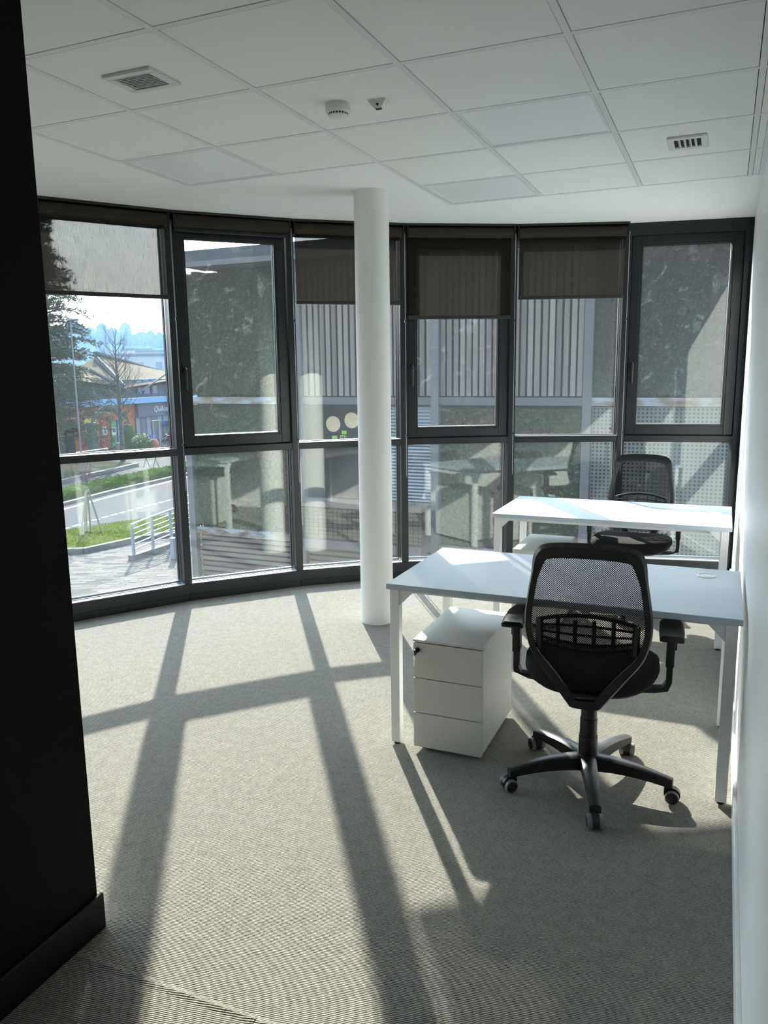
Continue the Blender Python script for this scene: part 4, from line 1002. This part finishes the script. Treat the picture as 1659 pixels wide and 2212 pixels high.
# young staked tree on the lawn
yt = empty('young_tree', (-18.2, 18.87, G)); tag(yt, 'young bare tree with reddish buds held by four stakes on the lawn', 'tree')
rnd = random.Random(3); tm = MB(); tips = []
tm.tube([(0, 0, 0.03), (0.02, 0, 0.9), (-0.02, 0.01, 1.7), (-0.05, 0.02, 2.6)], [0.035, 0.032, 0.026, 0.014], 8)
for k in range(16):
    z = 1.45 + k * 0.075; a = k * 2.4; grow(tm, Vector((-0.03, 0.01, z)), Vector((math.cos(a), math.sin(a), 0.55)).normalized(), 0.38 * (1 - (k / 26)), 0.012, 2, rnd, 0.6, 0.15, tips, (2, 3))
tm.build('trunk', M['bark'], yt, smooth=True)
bd = MB()
for p in tips:
    for _ in range(3):
        q = p + Vector([rnd.uniform(-.03, .03) for _ in range(3)]); r = 0.021
        bd.add([q + Vector(v) * r for v in ((1, 0, 0), (0, 1, 0), (-1, 0, 0), (0, 0, 1.5))], [(0, 1, 3), (1, 2, 3), (2, 0, 3), (0, 2, 1)])
bd.build('buds', M['bud'], yt)['kind'] = 'stuff'
for sx, sy in ((0.15, -0.64), (0.02, -0.34), (0.24, 0.32), (-0.28, 0.1)):
    MB().tube([(sx, sy, 0.0), (sx * 0.08, sy * 0.08, 1.62)], 0.032, 8).build('stake', M['stake'], yt, smooth=True)
MB().tube([(0.06 * math.cos(a), 0.06 * math.sin(a), 1.5) for a in [k * PI / 4 for k in range(8)]], 0.018, 6, True).build('tie_strap', M['rubber'], yt)
# bare tree across the road
p0 = onz(262, 985, G); p0 = Vector((-33.4, 37.8, G))
bt = empty('bare_tree', p0); tag(bt, 'tall bare-branched tree in front of the colourful shopfront', 'tree')
rnd = random.Random(12); tm = MB()
tm.tube([(0, 0, 0), (0.05, 0, 1.5), (0, 0.05, 3.0), (0.05, 0.05, 4.6), (0, 0, 6.2), (0.05, 0, 7.6)], [0.17, 0.14, 0.125, 0.10, 0.07, 0.03], 10)
for k in range(40):
    z = 2.6 + k * 0.13; a = k * 2.399
    grow(tm, Vector((0.02, 0.02, z)), Vector((math.cos(a), math.sin(a), 0.75)).normalized(), 1.3 * (1 - 0.45 * k / 40), 0.036 * (1 - 0.4 * k / 40), 3, rnd, 0.42, 0.25, None, (2, 3), 0.74)
tm.build('trunk', M['bark'], bt, smooth=True)
# large cedar beside the dark wall
ct = empty('cedar', (-35.2, 33.6, G)); tag(ct, 'large dark cedar with layered drooping boughs beside the street', 'tree')
rnd = random.Random(21); tm = MB(); nd = MB()
tm.tube([(0, 0, 0), (0.1, 0, 4), (0, 0.1, 8), (0, 0, 13), (0.1, 0, 17)], [0.55, 0.45, 0.36, 0.2, 0.05], 10)
for lay in range(300):
    z = 1.6 + 15.0 * (lay / 299) ** 1.05; f_ = (z - 1.6) / 15.4; R_ = 4.7 * (1 - f_ ** 1.2) + 0.35
    a = lay * 2.39996 + rnd.uniform(-.3, .3); L = R_ * rnd.uniform(0.45, 1.12)
    dr0 = rnd.uniform(0.22, 0.5)
    pts = [Vector((math.cos(a) * L * t_, math.sin(a) * L * t_, z + dr0 * L * t_ - 0.36 * L * t_ * t_ + rnd.uniform(-.06, .06))) for t_ in (0, .3, .55, .8, 1.0)]
    tm.tube(pts, [0.07, 0.05, 0.035, 0.02, 0.008], 5)
    side = Vector((-math.sin(a), math.cos(a), 0)); out = Vector((math.cos(a), math.sin(a), 0))
    for q in range(84):
        t_ = rnd.uniform(0.10, 1.0); s_ = t_ * 4; i0 = min(3, int(s_)); base = pts[i0].lerp(pts[i0 + 1], s_ - i0)
        lat = rnd.uniform(-1, 1) * (0.30 * L * (1 - 0.6 * t_) + 0.14)
        c = base + side * lat + Vector((0, 0, rnd.uniform(-0.16, 0.16) - abs(lat) * 0.12))
        for _ in range(5):
            dr = (out * rnd.uniform(0.3, 1.0) + side * (lat / (abs(lat) + .3) * 0.9 + rnd.uniform(-.4, .4)) + Vector((0, 0, rnd.uniform(-.6, .7)))).normalized()
            l_ = rnd.uniform(0.12, 0.34); w_ = dr.cross(Vector((rnd.uniform(-1, 1), rnd.uniform(-1, 1), 1))).normalized() * rnd.uniform(0.012, 0.028)
            nd.add([c - w_, c + w_, c + dr * l_], [(0, 1, 2)])
tm.build('trunk', M['bark'], ct, smooth=True)
nd.build('needles', M['needles'], ct)['kind'] = 'stuff'
# far kerb, island, furniture
fk = [(-28.8, 24), (-29.67, 28.74), (-30.26, 31.32), (-30.7, 34.31), (-31.2, 36.6)]
fkerb = empty('kerb', (-30.2, 31, G)); tag(fkerb, 'far kerb edging the shaded tree bed', 'kerb')
for a, b in zip(fk[:-1], fk[1:]):
    a, b = Vector(a), Vector(b); n = max(1, round((b - a).length / 1.2)); dv = (b - a) / n; th = math.atan2(dv.y, dv.x)
    for q in range(n):
        c = a + dv * (q + 0.5); L = dv.length / 2
        MB().box(-L, L, -0.12, 0.12, -0.06, 0.16).build('kerb_stone', M['kerb'], fkerb, loc=(c.x + 30.2, c.y - 31, 0), rot=(0, 0, th))
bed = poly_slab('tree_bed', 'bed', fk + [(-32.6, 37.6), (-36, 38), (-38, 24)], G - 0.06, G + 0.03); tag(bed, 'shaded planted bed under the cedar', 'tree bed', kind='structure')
def pole(name, base, top, r, lab, cat, m='pole'):
    t = empty(name, base); tag(t, lab, cat)
    MB().tube([(0, 0, 0), Vector(top) - Vector(base)], [r, r * 0.6], 8).build('shaft', M[m], t, smooth=True)
    return t
lb = onz(180, 1040, G)
lt = ray(166, 692); lt = CC + lt * ((Vector((lb.x, lb.y)) - Vector((CC.x, CC.y))).length / Vector((lt.x, lt.y)).length)
lamp = pole('lamp_post', lb, (lb.x, lb.y, lt.z), 0.05, 'tall slim grey lamp post in front of the cedar', 'lamp post')
MB().box(-0.12, 0.5, -0.10, 0.10, lt.z - G - 0.03, lt.z - G + 0.07).build('lamp_head', M['pole'], lamp, bevel=0.03)
st = onz(131, 1040, G)
pole('street_tree_trunk', st, (st.x - 0.1, st.y, 0.5), 0.16, 'slim yellowish tree trunk beside the cedar', 'tree', 'bark_pale')
pt = empty('picnic_table', onz(330, 1010, G) if False else Vector((-29.7, 36.1, G))); tag(pt, 'small white picnic table standing on the sunny pavement', 'table')
MB().box(-0.45, 0.45, -0.3, 0.3, 0.72, 0.77).build('table_top', M['white_paint'], pt)
for sx in (-0.36, 0.36):
    MB().tube([(sx, -0.28, 0), (sx, 0.1, 0.73)], 0.025, 6).build('leg', M['pole'], pt); MB().tube([(sx, 0.28, 0), (sx, -0.1, 0.73)], 0.025, 6).build('leg', M['pole'], pt)

# ---------------------------------------------------------------- shop building across the road
SX = -41.5
shop = empty('shop_building', (SX, 48, G)); tag(shop, 'low shop building with swept tan roof, blue band and orange wall', 'building')
def sp_(px, py, x=SX): p = onx(px, py, x); return p
def srect(name, m, px0, py0, px1, py1, thick=0.06, dx=0.0, parent=None):
    """panel on the shop front: pixel corners give its place along and up the facade plane"""
    a, b = onx(px0, py0, SX), onx(px1, py1, SX)
    y0, y1 = sorted((a.y, b.y)); z0, z1 = sorted((a.z, b.z)); z0 = max(z0, G)
    return MB().box(dx, dx + thick, y0 - 48, y1 - 48, z0 - G, z1 - G).build(name, M[m], parent or shop)
MB().box(-9, -0.05, 37 - 48, 62 - 48, 0, -0.7 - G).build('body', M['orange'], shop)
MB().box(-8, -1.2, 40 - 48, 60 - 48, -0.7 - G, 1.2 - G).build('upper_storey', M['sign_dark'], shop)
MB().box(-0.05, 0.5, 37 - 48, 62 - 48, -0.70 - G, -0.25 - G).build('blue_band', M['fascia_blue'], shop)
for k, (a, b) in enumerate(((318, 330), (332, 346), (349, 362))):
    w = srect('upper_window', 'frame_blue', a, 818 + (2 - k) * 2, b, 850, 0.05, -1.15); p_ = onx(a, 818, SX)
    srect('pane', 'shop_pane', a + 2, 822 + (2 - k) * 2, b - 2, 847, 0.06, -1.13, w)
for a in (192, 224, 246, 258):
    w = srect('upper_window', 'frame_blue', a, 832, a + 9, 850, 0.05, -1.15); srect('pane', 'shop_pane', a + 1.5, 834, a + 7.5, 848, 0.06, -1.13, w)
srect('sign_band', 'sign_dark', 292, 871, 380, 894, 0.25)
for m, a, b in (('p_yellow', 181, 203), ('p_orange', 203, 214), ('p_red', 214, 237), ('p_green', 238, 252), ('p_blue', 252, 268)):
    pn = srect('colour_panel', m, a, 905, b, 962 if m not in ('p_blue',) else 960, 0.05)
    c = (a + b) / 2
    if m != 'p_orange':
        po = srect('poster', 'poster', c - 5.5, 923, c + 5.5, 939, 0.02, 0.05, pn)
        for q in range(5):
            srect('portrait_print', 'ink', c - 3.2 + random.uniform(-1, 1), 925.5 + q * 2.1, c + 2.5 + random.uniform(-1.5, 1.5), 927.0 + q * 2.1, 0.006, 0.068, pn) if q in (0, 1, 3) else None
for q in range(4):
    srect('step_stripe', 'slot', 183, 944 + q * 5.0, 200, 946.3 + q * 5.0, 0.03, 0.05)
srect('shopfront', 'sign_dark', 291, 893, 380, 952, 0.03)
srect('doorway', 'recess_shade', 120, 920, 163, 985, 0.08)  # flat dark slab: shade of the entrance recess put into its colour
for q, (a, b, m) in enumerate(((292, 303, 'shop_pale'), (304, 314, 'shop_pane'), (315, 326, 'shop_pale'), (327, 338, 'shop_pane'), (339, 350, 'shop_pale'), (351, 366, 'shop_pale'))):
    srect('shop_window', m, a, 895, b, 948, 0.05)
srect('low_wall', 'purple', 312, 940, 328, 958, 0.3, 0.3)
srect('counter', 'red', 352, 934, 372, 950, 0.3, 0.5)
srect('awning', 'frame_blue', 347, 909, 380, 914, 1.0, 0.2)
# swept roof: two warped sheets with dark edge beams
def roof_sheet(name, m, pts, th=0.25):
    v = [Vector(p) - Vector((SX, 48, G)) for p in pts]
    MB().hull2(v, [p + Vector((0, 0, -th)) for p in v]).build(name, M[m], shop)
r1, r2, vv, vr = onx(213, 766, -47), onx(366, 804, -47), onx(288, 848, -42), onx(372, 806, -42.5)
def warp(a, b, c, d, n=8):
    mb = MB(); g = []
    for i in range(n + 1):
        for j in range(n + 1):
            u, v = i / n, j / n
            g.append(tuple((a.lerp(b, u)).lerp(c.lerp(d, u), v) - Vector((SX, 48, G))))
    f = [(i * (n + 1) + j, (i + 1) * (n + 1) + j, (i + 1) * (n + 1) + j + 1, i * (n + 1) + j + 1) for i in range(n) for j in range(n)]
    mb.add(g, f); mb.add([(x, y, z - 0.22) for x, y, z in g], f)
    return mb
warp(r1, r2, onx(270, 838, -42), onx(366, 822, -42)).build('roof_sheet', M['roof_tan'], shop, smooth=True)
warp(onx(160, 800, -47), r1, onx(170, 822, -42), onx(268, 836, -42)).build('roof_sheet', M['roof_tan'], shop, smooth=True)
for a, b, w0, w1 in ((onx(210, 765, -46.9), onx(358, 803, -46.9), 0.42, 0.06), (onx(208, 776, -44.5), onx(268, 834, -41.9), 0.5, 0.25), (onx(195, 800, -42.2), onx(285, 848, -41.8), 0.25, 0.12), (onx(300, 848, -41.9), onx(370, 800, -42), 0.12, 0.12)):
    d = Vector((SX, 48, G)); MB().tube([a - d, b - d], [w0 * 0.6, w1 * 0.6], 6).build('roof_edge_beam', M['roof_dark'], shop)
def text(name, body, size, m, loc, rot, parent=None, shear=0.0):
    c = bpy.data.curves.new(name, 'FONT'); c.body = body; c.size = size; c.extrude = 0.012; c.align_x = 'CENTER'; c.align_y = 'CENTER'; c.shear = shear
    c.materials.append(M[m]); o = bpy.data.objects.new(name, c); COL.objects.link(o); o.location = loc; o.rotation_euler = rot
    dg = bpy.context.evaluated_depsgraph_get(); me = bpy.data.meshes.new_from_object(o.evaluated_get(dg)); bpy.data.objects.remove(o)
    me.materials.clear(); me.materials.append(M[m])
    return put(name, me, parent, loc, rot)
q = onx(341, 883, SX) - Vector((SX, 48, G))
text('sign_lettering', 'Quikos', 0.62, 'letter', (0.29, q.y, q.z), (PI / 2, 0, PI / 2), shop, 0.35)
# arched entrance sign on green pillars
AX = -39.5
arch = empty('entrance_arch', Vector((AX, onx(230, 960, AX).y, G))); tag(arch, 'dark green arched entrance sign on pillars in front of coloured panels', 'arch sign')
ao = Vector(arch.location)
def apt(px, py): return onx(px, py, AX) - ao
a0, a1 = apt(192, 912), apt(205, 972)
MB().box(-0.25, 0.25, apt(193, 940).y, apt(206, 940).y, 0, apt(200, 913).z).build('pillar', M['dkgreen'], arch, bevel=0.03)
MB().box(-0.25, 0.25, apt(273, 940).y, apt(283, 940).y, 0, apt(275, 918).z).build('pillar', M['dkgreen'], arch, bevel=0.03)
rings = []
for k in range(13):
    u = k / 12; px = 198 + 80 * u; py = 912 - 26 * math.sin(PI * min(1, max(0, u))) ** 0.7; b_ = apt(px, py); h = 0.25 + 0.5 * math.sin(PI * u)
    rings.append([(-0.06, b_.y, b_.z - 0.10), (0.06, b_.y, b_.z - 0.10), (0.06, b_.y, b_.z + h * 0.55), (-0.06, b_.y, b_.z + h * 0.55)])
MB().loft(rings).build('arch_board', M['dkgreen'], arch)
q = apt(238, 894)
text('arch_lettering', 'VIOMOCHIMIE', 0.36, 'letter_grey', (0.075, q.y, q.z + 0.08), (PI / 2, 0, PI / 2), arch)
# signboard on two posts, bicycle, bush, bench rail, pillar
sb = onz(340, 985, G); sgx = -38.2
sg = empty('notice_board', Vector((sgx, onx(338, 970, sgx).y, G))); tag(sg, 'dark notice board on two thin white posts by the shop', 'notice board'); so = Vector(sg.location)
p1, p2 = onx(327, 909, sgx) - so, onx(347, 926, sgx) - so
MB().box(-0.03, 0.03, p1.y, p2.y, p2.z, p1.z).build('board', M['dkgreen'], sg)
for px in (330, 343): y = (onx(px, 930, sgx) - so).y; MB().tube([(0.06, y, 0), (0.06, y, p1.z + 0.02)], 0.035, 6).build('post', M['white_paint'], sg)
bk = empty('bicycle', Vector((-38.0, onx(364, 955, -38).y, G)), PI / 2); tag(bk, 'parked bicycle beside the shop window', 'bicycle')
wv = MB().tube([(0.33 * math.cos(a), 0, 0.33 + 0.33 * math.sin(a)) for a in [k * PI / 12 for k in range(24)]], 0.022, 6, True).mesh('wheel', M['pole'])
put('wheel', wv, bk, (-0.5, 0, 0)); put('wheel', wv, bk, (0.5, 0, 0))
MB().tube([(-0.5, 0, 0.33), (-0.15, 0, 0.8), (0.4, 0, 0.8), (0.0, 0, 0.33), (-0.5, 0, 0.33)], 0.02, 6).tube([(0.5, 0, 0.33), (0.4, 0, 0.95), (0.3, 0, 1.0)], 0.02, 6).build('bike_frame', M['pole'], bk)
MB().box(-0.3, -0.05, -0.06, 0.06, 0.88, 0.93).build('saddle', M['black'], bk)
rb = empty('red_barrel', Vector((-37.6, onx(333, 962, -37.6).y, G))); tag(rb, 'round red barrel standing near the notice board', 'barrel')
MB().lathe([(0.22, 0), (0.33, 0.2), (0.33, 0.5), (0.2, 0.72), (0, 0.74)], 18).build('drum', M['red'], rb, smooth=True)
def bush(loc, R_, H_, n, m, lab, blossom=0):
    t = empty('bush', loc); tag(t, lab, 'bush'); rnd = random.Random(int(R_ * 100)); mb = MB(); bl = MB()
    for _ in range(n):
        a, e = rnd.uniform(0, 2 * PI), math.asin(rnd.uniform(0, 1)); r = rnd.uniform(0.75, 1.0)
        c = Vector((R_ * r * math.cos(e) * math.cos(a), R_ * r * math.cos(e) * math.sin(a), H_ * r * math.sin(e)))
        d = [rnd.uniform(-.12, .12) for _ in range(6)]
        (bl if blossom and e > 0.65 and rnd.random() < blossom else mb).add([c, c + Vector(d[:3]), c + Vector(d[3:])], [(0, 1, 2)])
    mb.lathe([(R_ * 0.7, 0), (R_ * 0.75, H_ * 0.4), (R_ * 0.5, H_ * 0.75), (0.02, H_ * 0.85)], 12)
    mb.build('foliage', M[m], t)['kind'] = 'stuff'
    if blossom: bl.build('blossoms', M['blossom'], t)['kind'] = 'stuff'
y_ = onx(306, 960, -37); bush((-37, y_.y, G), 1.0, 1.35, 1600, 'hedge', 'rounded green bush topped with white blossom', 0.6)
y_ = onx(279, 950, -38.6); bush((-38.6, y_.y, G), 0.65, 2.0, 900, 'hedge', 'tall narrow green bush at the arch pillar')
bench = empty('bench_rail', Vector((-36.4, 42.2, G))); tag(bench, 'low white tubular railing in front of the coloured panels', 'railing')
ba, bb2 = onx(165, 985, -36.4), onx(232, 966, -36.4)
for z in (0.62, 0.42, 0.22):
    MB().tube([(0, ba.y - 42.2, z), (0, bb2.y - 42.2, z)], 0.035 if z > 0.6 else 0.02, 6).build('rail', M['white_paint'], bench, smooth=True)
for q in range(4): y = ba.y + (bb2.y - ba.y) * q / 3 - 42.2; MB().tube([(0, y, 0), (0, y, 0.62)], 0.03, 6).build('post', M['white_paint'], bench)
sp2 = onx(256, 970, -37.2); tk = empty('concrete_bollard', Vector((-37.2, sp2.y, G))); tag(tk, 'pale concrete bollard beside the bare tree', 'bollard')
MB().lathe([(0.2, 0), (0.2, 0.75), (0.16, 0.82), (0, 0.83)], 14).build('shaft', M['kerb'], tk, smooth=True)

# ---------------------------------------------------------------- far hills, pylon, houses, and the haze before them
hill = MB(); rnd = random.Random(33); rows = []
for k in range(90):
    a = math.radians(8 + 75 * k / 89)                    # angle left of +y
    prof = 16.0 + 1.6 * math.sin(k * 0.30 + 1)
    R0 = 330; ring = []
    for dist, h in ((R0 - 120, G), (R0 - 60, 2 + prof * 0.18), (R0, prof * 0.75), (R0 + 25, prof), (R0 + 80, prof * 0.6), (R0 + 200, G)):
        ring.append((CC.x - math.sin(a) * dist, CC.y + math.cos(a) * dist, h))
    rows.append(ring)
hm = MB(); n = 6
for r in rows: hm.v += r
for k in range(89):
    for j in range(5): hm.f.append((k * n + j, k * n + j + 1, (k + 1) * n + j + 1, (k + 1) * n + j))
ho = hm.build('hillside', M['hill']); tag(ho, 'distant wooded hillside in blue haze', 'hill', kind='structure')
woods = MB()
for k in range(150):                                     # wooded skyline, too hazy to count
    a = math.radians(30 + 24 * k / 149 + rnd.uniform(-.3, .3)); kk_ = (math.degrees(a) - 8) / 75 * 89; dist = 330 + rnd.uniform(-25, 30)
    pr_ = rows[int(kk_)][3][2]; r = rnd.uniform(1.2, 2.7); sq = rnd.uniform(0.9, 1.6)
    base = Vector((CC.x - math.sin(a) * dist, CC.y + math.cos(a) * dist, pr_ * (0.75 + 0.25 * (dist - 305) / 50) - 0.6)); rings = []
    for e in range(6):
        ph = e / 5 * PI * 0.95; rings.append([(base.x + r * (math.sin(ph) + .05) * math.cos(2 * PI * q / 9) * rnd.uniform(.75, 1.2), base.y + r * (math.sin(ph) + .05) * math.sin(2 * PI * q / 9) * rnd.uniform(.75, 1.2), base.z + r * sq * (1 - math.cos(ph))) for q in range(9)])
    woods.loft(rings)
woods.build('woods', M['hill'], ho)['kind'] = 'stuff'
pd = 260; a = math.radians(23.36 + 18.7); pb = Vector((CC.x - math.sin(a) * pd, CC.y + math.cos(a) * pd, G))
py_ = empty('pylon', pb, a); tag(py_, 'lattice power pylon standing before the hazy hill', 'pylon')
Hh = 24.5
for sx in (-1, 1):
    for sy in (-1, 1): MB().tube([(sx * 2.4, sy * 2.4, 0), (sx * 0.7, sy * 0.7, Hh * 0.72), (sx * 0.35, sy * 0.35, Hh)], 0.13, 4).build('leg', M['pole'], py_)
for k in range(9):
    z0, z1 = Hh * k / 9, Hh * (k + 1) / 9; w0, w1 = 2.4 - 1.9 * k / 9, 2.4 - 1.9 * (k + 1) / 9
    MB().tube([(-w0, -w0, z0), (w1, -w1, z1)], 0.08, 4).build('brace', M['pole'], py_); MB().tube([(w0, -w0, z0), (-w1, -w1, z1)], 0.08, 4).build('brace', M['pole'], py_)
for z, w in ((Hh * 0.97, 4.6), (Hh * 0.76, 6.5)): MB().tube([(-w, 0, z), (0, 0, z + 0.3), (w, 0, z)], 0.14, 4).build('cross_arm', M['pole'], py_)
for k, (px, py0, py1, wd, lab) in enumerate(((318, 770, 792, 12, 'hazy low grey building beyond the shop roof'), (346, 762, 800, 9, 'hazy pale building beyond the shop roof, tallest of the group'), (300, 758, 775, 7, 'hazy pale house on the lower hillside'))):
    dd = 170 + 20 * k; r = ray(px, py1); r.z = 0; b_ = CC + r.normalized() * dd; top = CC + ray(px, py0) * (dd / Vector((ray(px, py0).x, ray(px, py0).y)).length)
    t = empty('far_house', (b_.x, b_.y, G), 0.6); tag(t, lab, 'building', 'hazy buildings beyond the shop roof')
    MB().box(-wd / 2, wd / 2, -4, 4, 0, top.z - G).build('wall', M['far_white'], t); MB().box(-wd / 2 - .3, wd / 2 + .3, -4.3, 4.3, top.z - G, top.z - G + 0.5).build('roof', M['roof_dark'], t)
    for q in range(3): MB().box(-wd / 2 + 1 + q * wd / 3.4, -wd / 2 + 2.2 + q * wd / 3.4, -4.06, -3.9, top.z - G - 2.6, top.z - G - 1.2).build('window', M['shop_pane'], t)
hz, n, l = mat('haze'); o = n.new('ShaderNodeOutputMaterial'); v = n.new('ShaderNodeVolumeScatter')
v.inputs['Color'].default_value = (0.14, 0.28, 0.52, 1); v.inputs['Density'].default_value = 0.0027; v.inputs['Anisotropy'].default_value = 0.3
l.new(v.outputs[0], o.inputs['Volume'])
hazo = MB().box(-520, -58, 30, 560, G + 0.1, 90).build('haze', hz); tag(hazo, 'blue morning haze lying over the distant valley', 'haze', kind='stuff')
